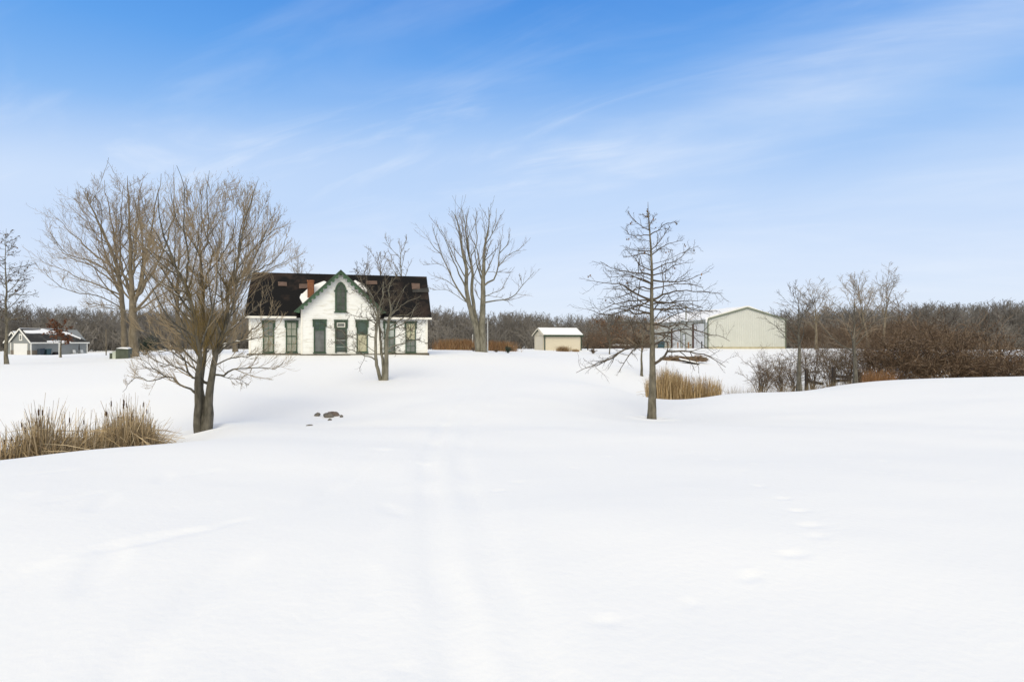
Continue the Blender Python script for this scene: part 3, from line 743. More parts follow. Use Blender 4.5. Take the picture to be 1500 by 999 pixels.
proc_tree('young_oak', 10, 38, 335, 'slim young oak with a few dead leaves, at the far left edge of the snow', 51, mt='bark_oak', mc='twig_oak', r=0.115, fork=0.3, nlimb=42, ang=(70, 12), L=0.30, fall=0.62, K2=8, K3=5, up=0.03, wander=0.08, rmin=0.009,
          leafcol=[(0.13, 0.075, 0.04), (0.11, 0.07, 0.04)], leaf_n=500, leaf_size=0.10)
rust = [(0.20, 0.075, 0.032), (0.15, 0.06, 0.03), (0.11, 0.05, 0.03)]
proc_tree('young_oak', 89, 60, 466, 'small young oak holding rust-brown leaves, in front of the grey house', 52, mt='bark_oak', mc='twig_oak', r=0.09, fork=0.36, nlimb=22, ang=(58, 12), L=0.42, fall=0.45, K2=6, K3=4, rmin=0.012, leafcol=rust, leaf_n=900, leaf_size=0.16)
brn = [(0.17, 0.095, 0.055), (0.13, 0.075, 0.045), (0.20, 0.12, 0.075)]
proc_tree('young_oak', 940, 42, 452, 'young tree with brownish dead leaves just left of the bare oak trunk', 53, mt='bark_oak', mc='twig_back', r=0.095, fork=0.42, nlimb=24, ang=(62, 12), L=0.55, fall=0.35, K2=8, K3=5, up=0.02, rmin=0.008, leafcol=brn, leaf_n=500, leaf_size=0.09)
proc_tree('young_oak', 893, 70, 462, 'small brownish tree on a thin stem, in the snow between tan shed and bare oak', 54, mt='bark_oak', mc='brush_far', r=0.075, fork=0.30, nlimb=30, ang=(62, 14), L=0.80, fall=0.45, K2=9, K3=6, up=0.02, rmin=0.013, leafcol=brn, leaf_n=900, leaf_size=0.15)
# behind the farmhouse roof
proc_tree('bare_tree', 588, 62, 343, 'tallest of the three bare trees showing above the farmhouse roof right of the gable', 61, r=0.26, fork=0.45, nlimb=9, ang=(34, 9), L=0.36, K2=6, K3=4, rmin=0.02, mt='bark_pale', mc='twig_pale')
proc_tree('bare_tree', 562, 60, 364, 'twiggy bare tree showing above the roof ridge, middle of the three right of the gable', 62, r=0.2, fork=0.4, nlimb=16, ang=(30, 9), L=0.34, K2=8, K3=5, rmin=0.015, mc='twig_pale')
proc_tree('bare_tree', 533, 60, 369, 'slight bare tree showing above the roof ridge, nearest to the gable peak on its right', 63, r=0.16, fork=0.4, nlimb=14, ang=(28, 8), L=0.30, K2=7, K3=4, rmin=0.015, mc='twig_pale')
proc_tree('bare_tree', 437, 70, 366, 'fine-twigged bare tree showing above the left end of the farmhouse roof', 64, r=0.22, fork=0.3, nlimb=18, ang=(32, 9), L=0.42, K2=9, K3=6, rmin=0.014, mc='twig_back')
proc_tree('bare_tree', 345, 62, 330, 'bare tree filling the gap between the front left tree and the farmhouse end', 65, r=0.24, fork=0.25, nlimb=20, ang=(36, 9), L=0.45, K2=9, K3=6, rmin=0.013, mc='twig_back')
proc_tree('bare_tree', 262, 60, 285, 'bare tree hidden behind the nearest left tree, right of the thick pale trunk', 66, r=0.28, fork=0.25, nlimb=20, ang=(36, 9), L=0.45, K2=9, K3=6, rmin=0.013, mc='twig_back')
# right side
proc_tree('bare_tree', 1170, 28, 412, 'slim bare tree with dark straight trunk, in front of the shrubs by the barn corner', 71, mt='bark_front', mc='twig_oak', r=0.125, fork=0.45, nlimb=20, ang=(50, 12), L=0.46, fall=0.55, K2=8, K3=5, up=0.06, rmin=0.006, wander=0.1)
proc_tree('bare_tree', 1253, 31, 400, 'slim bare tree with low spreading boughs, rising from the crest before the bramble thicket', 72, mt='bark_front', mc='twig_back', r=0.12, fork=0.32, nlimb=19, ang=(56, 12), L=0.52, fall=0.55, K2=8, K3=5, up=0.07, rmin=0.007, wander=0.1)
proc_tree('bare_tree', 1196, 85, 407, 'bare tree with a rounded fan crown far behind the shrubs, nearest to the barn', 73, r=0.24, fork=0.35, nlimb=22, ang=(44, 9), L=0.62, K2=9, K3=5, rmin=0.017, mc='twig_pale')
proc_tree('bare_tree', 1273, 80, 397, 'tall narrow bare tree behind the thicket, left one of the leaning pair', 74, r=0.2, fork=0.4, nlimb=20, ang=(32, 9), L=0.46, K2=8, K3=5, rmin=0.016, mc='twig_pale', lean=(-1.6, 0))
proc_tree('bare_tree', 1293, 82, 384, 'tallest bare tree behind the thicket on the right, with a vase-shaped crown', 75, r=0.22, fork=0.4, nlimb=20, ang=(32, 9), L=0.48, K2=8, K3=5, rmin=0.016, mc='twig_pale', lean=(0.6, 0))
proc_tree('bare_tree', 1316, 120, 430, 'low round bare tree at the edge of the far woods, right of the tallest tree', 76, r=0.3, fork=0.4, nlimb=16, ang=(48, 9), L=0.5, K2=6, K3=4, rmin=0.025, mc='twig_pale')

# ------------------------------------------------------------------ shrubs and thicket
def shrub_arrays(rng, b, w, h, nst, K2=7, K3=5, rmin=0.006, arch=-0.06, spread=0.9, r0=0.025):
    a = rng.uniform(0, 2 * math.pi, nst); t = rng.uniform(0.05, spread, nst) ** 0.8
    d = np.stack([np.cos(a) * t * w / h, np.sin(a) * t * w / h, np.ones(nst)], 1)
    ln = (h * rng.uniform(0.7, 1.05, nst))
    d = norm(d); pts = [np.array(b) + np.stack([np.cos(a) * t * 0.12 * w, np.sin(a) * t * 0.12 * w, np.zeros(nst)], 1)]
    for k in range(8):
        d = norm(d + rng.normal(0, 0.12, d.shape) + np.array([0, 0, arch]))
        pts.append(pts[-1] + d * (ln / 8)[:, None])
    P1 = np.stack(pts, 1); R1 = np.tile(np.linspace(1, 0.25, 9), (nst, 1)) * (r0 * rng.uniform(0.6, 1.2, (nst, 1)))
    P2, R2 = spawn(rng, P1, R1, K2, (0.2, 1.0), (46, 15), 0.42, 0.4, 0.55, 6, 0.2, -0.01, rmin * 1.2, 0.4)
    P3, R3 = spawn(rng, P2, R2, K3, (0.15, 1.0), (46, 18), 0.5, 0.3, 0.65, 4, 0.22, -0.01, rmin, 0.5)
    return [(P1, R1, 5), (P2, R2, 4), (P3, R3, 3)]

def shrub(px, d, w, top, label, seed, m='shrub_dark', group='bare shrubs along the ditch', nst=12, name='bare_shrub', K2=10, K3=7, **kw):
    rng = np.random.default_rng(seed)
    b = np.array(at(px, d)); h = (CY - top) / F * d + CZ - b[2]
    arr = shrub_arrays(rng, b, w, h, nst, K2=K2, K3=K3, **kw)
    root = empty(name, b, 0, label, 'shrub', group)
    V, Q = tubes(arr[0][0] - b, arr[0][1], 5)
    mesh_np('stems', V, Q, m, root)
    V, Q = merge([tubes(P - b, R, s) for P, R, s in arr[1:]])
    mesh_np('twigs', V, Q, m, root)

shrub(1116, 34, 1.15, 517, 'dark bare shrub leaning left, leftmost of the row in front of the barn corner', 81, nst=17, spread=1.0)
shrub(1144, 35, 0.8, 520, 'loose bare shrub, second from the left in the row below the barn', 82, nst=14)
shrub(1163, 36, 0.8, 512, 'bare shrub directly behind the slim dark-trunked tree', 83, nst=13)
shrub(1192, 36, 1.1, 496, 'bushy bare shrub between the slim dark trunk and the fence posts', 84, nst=17, rmin=0.006)
shrub(1218, 37, 1.1, 492, 'bare shrub right behind the dark wooden fence', 85, nst=17)
shrub(1246, 37, 1.2, 490, 'bare shrub behind the trunk of the low-boughed slim tree', 86, nst=17)
shrub(1276, 37, 1.2, 490, 'tangled bare shrub right of the low-boughed slim tree, left of the thicket', 87, nst=18, m='bramble')
shrub(213, 56, 1.6, 492, 'low dark shrub at the foot of the thick pale trunk, right side', 88, m='dark_green', group=None, nst=26, K2=8, K3=6, rmin=0.012, name='dark_shrub')

def thicket():
    rng = np.random.default_rng(91)
    parts = []
    spots = [(1300, 36, 2.2, 478), (1320, 40, 2.6, 470), (1345, 36, 2.2, 478), (1350, 42, 2.6, 464), (1378, 37, 2.6, 468), (1395, 41, 2.8, 462), (1415, 36, 2.4, 480), (1432, 40, 2.6, 478), (1455, 35, 2.2, 502), (1470, 38, 2.2, 498),
             (1492, 34, 2.0, 508), (1325, 34.5, 1.4, 505), (1365, 34, 1.4, 512), (1395, 33.5, 1.4, 515), (1430, 33.5, 1.6, 512), (1475, 31.5, 1.6, 516), (1520, 33, 2.0, 510), (1555, 33, 2.2, 512), (1600, 33, 2.2, 514), (1290, 44, 2.5, 480)]
    for (px, d, w, top) in spots:
        b = np.array(at(px, d)); h = (CY - top) / F * d + CZ - b[2]
        parts += shrub_arrays(rng, b, w, h * 1.08, 24, K2=8, K3=5, rmin=0.0105, arch=-0.13, spread=1.0, r0=0.018)
    V, Q = merge([tubes(P, R, s) for P, R, s in parts])
    tones = np.array([(0.045, 0.032, 0.023), (0.075, 0.05, 0.034), (0.14, 0.09, 0.055), (0.21, 0.15, 0.10), (0.30, 0.225, 0.16), (0.14, 0.095, 0.06)])
    C = []
    for i, (P, R, sd) in enumerate(parts):
        if i % 3 == 0: pr = norm(rng.random((1, 6)) ** 2 + .12)[0]; pr /= pr.sum()
        C.append(np.repeat(tones[rng.choice(6, len(P), p=pr)] * rng.uniform(.75, 1.3, (len(P), 1)), P.shape[1] * sd, 0))
    o = mesh_np('bramble_thicket', V, Q, 'blade', col=np.concatenate(C))
    tag(o, 'dense brown bramble thicket behind the snow crest at the right edge', 'thicket', kind='stuff')
thicket()

def far_brush():
    """brown scrub between the ditch and the far woods, and beside the shed"""
    rng = np.random.default_rng(92)
    parts = []
    for k in range(64):
        px = rng.uniform(1165, 1420); d = rng.uniform(95, 135)
        b = np.array(at(px, d)); h = max(1.5, (CY - rng.uniform(464, 480) - max(0, px - 1360) * .2) / F * d + CZ - b[2])
        parts += shrub_arrays(rng, b, h * 0.6, h, 12, K2=6, K3=4, rmin=0.022, arch=-0.06, r0=0.05)
    V, Q = merge([tubes(P, R, s) for P, R, s in parts])
    tag(mesh_np('scrub', V, Q, 'brush_far'), 'brown scrub growing in front of the far woods right of the barn', 'scrub', kind='stuff')
    parts = []
    for k in range(34):
        px = rng.uniform(862, 955); d = rng.uniform(98, 118)
        b = np.array(at(px, d)); h = max(1.0, (CY - rng.uniform(482, 497)) / F * d + CZ - b[2])
        parts += shrub_arrays(rng, b, h * 0.7, h, 12, K2=6, K3=4, rmin=0.022, arch=-0.06, r0=0.04)
    V, Q = merge([tubes(P, R, s) for P, R, s in parts])
    tag(mesh_np('scrub', V, Q, 'brush_far'), 'low brown scrub in front of the far woods between shed and barn', 'scrub', kind='stuff')
far_brush()

# ------------------------------------------------------------------ far woods
def woods():
    rng = np.random.default_rng(100)
    var = []
    for i in range(7):
        tr, fi = proc_parts(np.random.default_rng(200 + i), (0, 0, 0), 1.0, 0.013, fork=0.22, nlimb=18, ang=(38, 12), L=0.5, K2=5, K3=4, up=0.07, wander=0.12, rmin=0.0030, sides=5)
        ps = [tubes(P, R, 3) for P, R, s in [tr[0], tr[1]] + fi[:1]]
        P3, R3, _ = fi[1]; P3 = P3[:, ::3]; R3 = R3[:, ::3]
        ps.append(tubes(P3, R3, 3))
        V, Q = merge(ps); V[:, 2] /= np.percentile(V[:, 2], 98.5); var.append((V, Q))
    for i in range(3):   # understorey
        arr = shrub_arrays(np.random.default_rng(300 + i), np.zeros(3), 0.8, 1.0, 9, K2=5, K3=3, rmin=0.008, arch=-0.04, r0=0.02)
        var.append(merge([tubes(P[:, ::2], R[:, ::2], 3) for P, R, s in arr]))
    tx = [-300, 0, 60, 100, 200, 340, 640, 700, 760, 860, 900, 960, 1150, 1200, 1320, 1350, 1420, 1480, 1500, 1800]
    ty = [447, 448, 450, 452, 453, 453, 453, 459, 459, 464, 461, 466, 456, 452, 450, 446, 448, 443, 443, 441]
    parts = []
    for k in range(2350):
        px = rng.uniform(-420, 1920); dd = 150 + 85 * rng.random() ** 0.8
        b = np.array(at(px, dd)); h = ((CY - np.interp(px, tx, ty)) / F * dd + CZ - b[2]) * rng.uniform(0.84, 1.06) if k % 3 else ((CY - np.interp(px, tx, ty)) / F * dd + CZ - b[2]) * rng.uniform(0.6, 0.95)
        V, Q = var[k % 7]
        a = rng.uniform(0, 6.28); c, s = math.cos(a), math.sin(a); w = h * rng.uniform(0.8, 1.15)
        parts.append((np.stack([(V[:, 0] * c - V[:, 1] * s) * w + b[0], (V[:, 0] * s + V[:, 1] * c) * w + b[1], V[:, 2] * h + b[2]], 1), Q))
    for k in range(2000):
        px = rng.uniform(-420, 1920); dd = rng.uniform(146, 215)
        b = np.array(at(px, dd)); h = rng.uniform(3.0, 8.5)
        V, Q = var[7 + k % 3]
        a = rng.uniform(0, 6.28); c, s = math.cos(a), math.sin(a); w = h * rng.uniform(0.8, 1.2)
        parts.append((np.stack([(V[:, 0] * c - V[:, 1] * s) * w + b[0], (V[:, 0] * s + V[:, 1] * c) * w + b[1], V[:, 2] * h + b[2]], 1), Q))
    V, Q = merge(parts)
    tag(mesh_np('woods', V, Q, 'wood_far'), 'grey-brown belt of bare woods along the horizon', 'woods', kind='stuff')
woods()

# ------------------------------------------------------------------ reeds and dry grass
def blades(rng, base, h, width, lean, segs=4, cols=((0.4, 0.3, 0.15),), bend=0.3):
    bend = np.broadcast_to(np.asarray(bend, float), (len(base),))[:, None]
    n = len(base)
    a = rng.uniform(0, 2 * math.pi, n)
    out = np.stack([np.cos(a), np.sin(a), np.zeros(n)], 1)
    d = norm(out * lean[:, None] + np.array([0, 0, 1.0]))
    pts = [base]
    for k in range(segs):
        pts.append(pts[-1] + d * (h / segs)[:, None])
        d = norm(d + out * (bend * rng.random((n, 1)) ** 2) + rng.normal(0, 0.05, d.shape) - np.array([0, 0, 0.02]))
    P = np.stack(pts, 1)
    side = np.stack([-np.sin(a + 0.6), np.cos(a + 0.6), np.zeros(n)], 1)[:, None]
    wv = (width[:, None] * np.linspace(1, 0.25, segs + 1)[None])[..., None]
    L, Rr = P - side * wv / 2, P + side * wv / 2
    V = np.stack([L, Rr], 2).reshape(-1, 3)
    b = (np.arange(n) * (segs + 1) * 2)[:, None] + (np.arange(segs) * 2)[None]
    Q = np.stack([b, b + 1, b + 3, b + 2], -1).reshape(-1, 4)
    cols = np.asarray(cols); C = cols[rng.integers(0, len(cols), n)] * rng.uniform(0.75, 1.25, (n, 1))
    return V, Q, np.repeat(C, (segs + 1) * 2, 0), P

def reed_bed(name, area, n, hrange, seed, cols, label, heads, width=(0.008, 0.02), lean=0.22, broken=0.3, hfun=None, stalks=90, stalk_h=(1.7, 2.3), kinks=80):
    rng = np.random.default_rng(seed)
    pts = area(rng, n)
    z = H(pts[:, 0], pts[:, 1])
    base = np.stack([pts[:, 0], pts[:, 1], z - 0.05], 1)
    hs = rng.uniform(*hrange, n)
    if hfun is not None: hs *= hfun(pts)
    cl = rng.random((70, 2)); lo, hi = pts.min(0), pts.max(0); cl = lo + cl * (hi - lo); ch = rng.uniform(0.82, 1.12, 70)
    hs *= ch[np.argmin(((pts[:, None] - cl[None]) ** 2).sum(-1), 1)]
    ln = np.abs(rng.normal(0, lean, n))
    br = rng.random(n) < broken
    ln[br] = rng.uniform(0.25, 2.4, br.sum())
    V, Q, C, P = blades(rng, base, hs, rng.uniform(*width, n), ln, 4, cols, np.where(br, 0.55, 0.10))
    parts = [(V, Q)]; CC = [C]
    # stems snapped over part-way up
    kp = area(rng, kinks); kb = np.stack([kp[:, 0], kp[:, 1], H(kp[:, 0], kp[:, 1]) - 0.05], 1)
    kh = rng.uniform(.45, 1.05, kinks) * (hfun(kp) if hfun is not None else 1); ka = rng.uniform(0, 6.283, kinks); kl = rng.uniform(.35, 1.1, kinks)
    o2 = np.stack([np.cos(ka), np.sin(ka) * .6, rng.uniform(-.75, .12, kinks)], 1)
    t1 = kb + np.stack([rng.normal(0, .08, kinks), rng.normal(0, .08, kinks), kh], 1)
    KP = np.stack([kb, (kb + t1) / 2, t1, t1 + o2 * kl[:, None] * .5, t1 + o2 * kl[:, None] + np.array([0, 0, -.06])], 1); KP[:, 3:, 2] = np.maximum(KP[:, 3:, 2], kb[:, None, 2] + .08)
    V, Q = tubes(KP, np.tile([.008, .0075, .007, .0065, .004], (kinks, 1)), 4)
    kc = np.asarray(cols)[rng.integers(0, len(cols), kinks)] * rng.uniform(.85, 1.3, (kinks, 1))
    parts.append((V, Q)); CC.append(np.repeat(kc, 20, 0))
    # stiff seed stalks with brown heads
    sp = area(rng, stalks); sb = np.stack([sp[:, 0], sp[:, 1], H(sp[:, 0], sp[:, 1]) - 0.05], 1)
    sh = rng.uniform(*stalk_h, stalks)
    if hfun is not None: sh *= hfun(sp)
    dr = norm(np.stack([rng.normal(0, 0.08, stalks), rng.normal(0, 0.08, stalks), np.ones(stalks)], 1))
    PP = np.stack([sb + dr * (sh * t)[:, None] for t in (0, .5, 1.0)], 1)
    V, Q = tubes(PP, np.tile([0.006, 0.005, 0.003], (stalks, 1)), 4)
    parts.append((V, Q)); CC.append(np.tile(np.array([[0.30, 0.23, 0.13]]), (len(V), 1)))
    hd = rng.random(stalks) < heads
    if hd.any():
        t0 = rng.uniform(0.82, 0.9, hd.sum())
        q = sb[hd]; dd = dr[hd]; hh = sh[hd]
        PH = np.stack([q + dd * (hh * (t0 + u))[:, None] for u in (0, 0.012, 0.07, 0.08)], 1)
        V, Q = tubes(PH, np.tile([0.004, 0.011, 0.011, 0.004], (hd.sum(), 1)), 6)
        parts.append((V, Q)); CC.append(np.tile(np.array([[0.075, 0.045, 0.03]]), (len(V), 1)))
    V, Q = merge(parts)
    o = mesh_np(name, V, Q, 'blade', col=np.concatenate(CC))
    tag(o, label, 'reeds', kind='stuff')

reedc = [(0.44, 0.33, 0.19), (0.54, 0.42, 0.26), (0.34, 0.255, 0.155), (0.24, 0.185, 0.12), (0.60, 0.49, 0.33), (0.17, 0.135, 0.09)]
def area_left(rng, n):
    px = np.concatenate([rng.uniform(-60, 226, n - n // 5), rng.normal(60, 10, n // 10), rng.normal(185, 18, n - (n - n // 5) - n // 10)])
    px = np.minimum(px, 226)
    front = np.interp(px, [-60, 0, 100, 230], [10.4, 10.7, 11.7, 13.3])
    d = front + 2.5 * rng.random(n) * np.clip((232 - px) / 40, 0.25, 1)
    return np.stack([(px - CX) / F * d, d], 1)
def h_left(p):
    px = p[:, 0] / p[:, 1] * F + CX
    return np.interp(px, [-60, 0, 40, 58, 75, 110, 150, 185, 210, 226], [0.64, 0.68, 0.74, 1.0, 0.78, 0.82, 0.84, 0.96, 0.84, 0.58])
reed_bed('cattails', area_left, 9500, (0.85, 1.5), 401, reedc, 'tan cattail bed with dark seed heads, in the hollow at the left edge', 0.38, hfun=h_left, stalks=150, stalk_h=(1.3, 1.85), lean=0.14, broken=0.55, width=(0.012, 0.028), kinks=900)
def area_right(rng, n):
    px = rng.uniform(946, 1056, n); px = np.where(rng.random(n) < 0.35, rng.normal(982, 12, n), px)
    px = np.where((px < 945) | (px > 1057), rng.uniform(955, 1050, n), px)
    d = 27.2 + 2.0 * rng.random(n) + (px - 940) / 120 * 1.2
    return np.stack([(px - CX) / F * d, d], 1)
def h_right(p):
    px = p[:, 0] / p[:, 1] * F + CX
    return np.interp(px, [930, 942, 958, 975, 990, 1010, 1040, 1057], [0.5, 0.62, 0.95, 1.22, 1.02, 0.92, 0.80, 0.66])
reedr = [(0.46, 0.33, 0.17), (0.56, 0.42, 0.24), (0.36, 0.25, 0.13), (0.25, 0.17, 0.09), (0.54, 0.43, 0.27), (0.2, 0.14, 0.08)]
reed_bed('cattails', area_right, 3400, (0.85, 1.45), 402, reedr, 'golden cattail bed just right of the lone bare oak trunk', 0.2, width=(0.012, 0.03), lean=0.09, broken=0.05, hfun=h_right, stalks=60, stalk_h=(1.3, 1.75))

def grass_patch(name, area, n, hr, seed, cols, label, w=(0.01, 0.03), lean=0.5):
    rng = np.random.default_rng(seed)
    p = area(rng, n)
    base = np.stack([p[:, 0], p[:, 1], H(p[:, 0], p[:, 1]) - 0.04], 1)
    V, Q, C, P = blades(rng, base, rng.uniform(*hr, n), rng.uniform(*w, n), np.abs(rng.normal(0, lean, n)), 3, cols, 0.5)
    tag(mesh_np(name, V, Q, 'blade', col=C), label, 'dry grass', kind='stuff')
def mound(pxs, d, wd, p=0.6):
    def f(rng, n):
        c = rng.integers(0, len(pxs), n); px = np.array([q[0] for q in pxs])[c] + rng.normal(0, 1, n) * np.array([q[1] for q in pxs])[c]
        dd = d + rng.normal(0, wd, n)
        return np.stack([(px - CX) / F * dd, dd], 1)
    return f
rustg = [(0.22, 0.12, 0.06), (0.28, 0.16, 0.075), (0.16, 0.09, 0.05), (0.32, 0.22, 0.12)]
grass_patch('dry_grass', mound([(655, 9), (672, 9), (686, 6)], 72, 2.0), 5200, (0.6, 1.5), 411, rustg, 'rust-brown dry grass mound left of the double-trunked tree', w=(0.02, 0.05), lean=0.6)
grass_patch('dry_grass', mound([(722, 6), (738, 8)], 72, 1.6), 3200, (0.5, 1.4), 412, rustg, 'rust-brown dry grass mound right of the double-trunked tree', w=(0.02, 0.05), lean=0.6)
grass_patch('dry_grass', mound([(822, 4), (828, 4)], 76, 0.4), 900, (0.3, 0.85), 413, [(0.24, 0.16, 0.085), (0.3, 0.2, 0.11)], 'brown dry grass tuft in front of the tan shed wall', w=(0.015, 0.04), lean=0.6)
grass_patch('dry_grass', mound([(843, 2.5)], 76, 0.3), 400, (0.2, 0.45), 414, [(0.34, 0.23, 0.12), (0.3, 0.2, 0.11)], 'small pale dry grass tuft by the right end of the tan shed', w=(0.015, 0.04), lean=0.7)
def ditch(rng, n):
    px = rng.uniform(1062, 1290, n); d = np.interp(px, [1062, 1170, 1290], [28.4, 30.5, 33]) + rng.random(n) * 1.6
    return np.stack([(px - CX) / F * d, d], 1)
grass_patch('dry_grass', ditch, 1500, (0.3, 0.75), 415, [(0.22, 0.17, 0.11), (0.17, 0.13, 0.085), (0.3, 0.24, 0.15)], 'sparse dry stems along the ditch below the shrubs', w=(0.006, 0.014), lean=0.25)
grass_patch('dry_grass', mound([(1268, 5), (1285, 5), (1300, 6)], 33.3, 0.4), 1300, (0.5, 1.1), 416, [(0.30, 0.17, 0.08), (0.24, 0.13, 0.065)], 'russet dry grass at the left foot of the thicket', w=(0.01, 0.02), lean=0.5)

# ------------------------------------------------------------------ frames for buildings
class Frame:
    """local axes of a building: x along its front, y into its depth"""
    def __init__(s, loc, a):
        s.o = np.array(loc); s.a = a; s.c, s.s = math.cos(a), math.sin(a)
    def loc(s, p):
        q = np.array(p) - s.o
        return np.array([q[0] * s.c + q[1] * s.s, -q[0] * s.s + q[1] * s.c, q[2]])
    def hit(s, px, py, p0, n):
        o = s.loc((0, 0, CZ)); e = s.loc(px3(px, py, 1.0)); d = e - o
        n = np.array(n); t = ((np.array(p0) - o) @ n) / (d @ n)
        return o + d * t
    def hy(s, px, py, y): return s.hit(px, py, (0, y, 0), (0, 1, 0))
    def hx(s, px, py, x): return s.hit(px, py, (x, 0, 0), (1, 0, 0))

# ------------------------------------------------------------------ the white farmhouse
def farmhouse():
    A = px3(366, 520, 42.5); B = px3(625, 520, 45.5)
    al = math.atan2(B[1] - A[1], B[0] - A[0])
    mid = (A + B) / 2; mid[2] = 0.66
    fr = Frame(mid, al)
    W = np.linalg.norm((B - A)[:2]) / 2
    root = empty('farmhouse', mid, al, 'white clapboard farmhouse with green-trimmed steep gable, tall narrow windows and patchy black roof', 'house')
    D, E, RI = 6.0, 3.12, 6.17          # depth, eave height, ridge height
    sl = (RI - E) / 3.0
    # main block walls with gable ends
    w = MB(); w.prism([(-W, 0, -0.6), (-W, D, -0.6), (-W, D, E), (-W, D / 2, RI - 0.12), (-W, 0, E)], (2 * W, 0, 0))
    pitch = 0.17
    def lap(m, xa, xb, y, za, zb):        # one board, its lower edge standing proud
        m.prism([(xa, y + .01, za), (xa, y - .024, za), (xa, y - .003, zb), (xa, y + .01, zb)], (xb - xa, 0, 0))
    zz = 0.15
    while zz < E - 0.3:
        lap(w, -W + .01, W - .01, 0, zz, min(zz + pitch - .004, E - .28)); zz += pitch
    wall = w.build('wall', 'white_board', root)
    # projecting gabled bay
    yb = -0.55
    pk = fr.hy(499.6, 396, yb); xl = fr.hy(445.8, 500, yb)[0]; xr = fr.hy(555.5, 500, yb)[0]
    xc = pk[0]; hw = max(xc - xl, xr - xc); xl, xr = xc - hw, xc + hw
    zp = pk[2] - 0.10; ov = 0.42
    ze = fr.hy(436, 457.5, yb)[2]
    s2 = (zp - ze) / (hw + ov)
    zw = zp - s2 * hw
    b = MB(); b.prism([(xl, yb, -0.6), (xr, yb, -0.6), (xr, yb, zw), (xc, yb, zp - 0.05), (xl, yb, zw)], (0, 2.9, 0))
    zz = 0.11
    while zz < zp - 0.3:
        hx_ = hw - .01 if zz + pitch < zw else (hw) * (zp - .06 - zz - pitch) / (zp - zw)
        if hx_ > 0.05: lap(b, xc - hx_, xc + hx_, yb, zz, zz + pitch - .004)
        zz += pitch
    b.build('gable_wall', 'white_board', root)
    c = MB()
    for x in (xl, xr): MB().box(x - 0.06, x + 0.06, yb - 0.045, yb + 0.06, -0.3, zw - 0.1).build('corner_board', 'white_trim', root)
    for x in (-W, W): MB().box(x - 0.07, x + 0.07, -0.045, 0.05, -0.3, E - 0.15).build('corner_board', 'white_trim', root)
    for xa, xb in ((-W - 0.05, xl - 0.07), (xr + 0.07, W + 0.05)): MB().box(xa, xb, -0.06, 0.02, E - 0.28, E - 0.02).build('frieze', 'white_trim', root)
    # roof: two slopes, eaves overhanging
    oe, og, th = 0.38, 0.32, 0.13
    y0 = -oe; z0 = E + 0.06 - sl * oe
    rf = MB()
    rf.prism([(-W - og, y0, z0), (-W - og, D / 2, RI), (-W - og, D + oe, z0), (-W - og, D + oe, z0 - th), (-W - og, D / 2, RI - th * 1.4), (-W - og, y0, z0 - th)], (2 * W + 2 * og, 0, 0))
    rf.build('roof', 'shingle', root)
    for xa, xb in ((-W - og - .01, xl - ov + 0.05), (xr + ov - 0.05, W + og + .01)): MB().box(xa, xb, y0 - 0.05, y0 + 0.02, z0 - th - 0.03, z0 - 0.02).build('eaves_board', 'white_trim', root)
    # bay roof
    yf = yb - 0.38
    g = MB()
    for sg in (-1, 1):
        xe = xc + sg * (hw + ov)
        g.prism([(xc, yf, zp + 0.08), (xe, yf, ze + 0.08), (xe, yf, ze - 0.04), (xc, yf, zp - 0.06)], (0, 3.4, 0))
    g.build('gable_roof', 'shingle', root)
    nv = np.array([0, -sl, 1.0]); p0 = np.array([0, 0, E + 0.06])     # plane of the front slope
    def onroof(px, py): return fr.hit(px, py, p0, nv)
    un = Vector(nv).normalized()
    def plate(pxs, t, m, name, lift=0.004):
        mm = MB(); ring = [Vector(onroof(*p)) + un * lift for p in pxs]
        mm.prism(ring, un * t); return mm.build(name, m, root)
    q = lambda x, y: (350 + x / 4.993, 380 + y / 4.995)
    plate([q(445, 285), q(455, 262), (444, 431), q(500, 225), (456.5, 421.5), q(560, 190), q(622, 166), q(640, 172), q(600, 230), q(540, 290), q(480, 345), q(462, 318)], 0.10, 'roof_snow', 'roof_snow')
    plate([q(852, 165), q(900, 190), q(940, 240), q(925, 245), q(880, 210), q(840, 170)], 0.16, 'roof_snow', 'roof_snow')
    plate([q(440, 182), q(505, 180), q(505, 212), q(440, 214)], 0.02, 'bare_board', 'bare_patch')
    plate([q(1262, 176), q(1322, 178), q(1324, 218), q(1266, 218)], 0.02, 'bare_board', 'bare_patch')
    plate([q(928, 158), q(1010, 160), q(1012, 184), q(930, 184)], 0.02, 'bare_board', 'bare_patch')
    plate([q(1268, 224), q(1386, 208), q(1392, 240), q(1270, 244)], 0.02, 'grey_roof', 'bare_patch')
    plate([q(285, 165), q(350, 168), q(352, 196), q(288, 194)], 0.02, 'bare_board', 'bare_patch')
    # chimney
    pc = onroof(455.2, 436); ct = fr.hy(455.2, 410.5, pc[1] - 0.1)
    ch = MB(); x0 = pc[0]
    ch.box(x0 - .22, x0 + .22, pc[1] - .18, pc[1] + .3, pc[2] - .4, ct[2] - 0.12); ch.box(x0 - .25, x0 + .25, pc[1] - .21, pc[1] + .33, ct[2] - 0.118, ct[2])
    ch.build('chimney', 'brick', root)
    # carved bargeboards with drops
    bw = 0.28
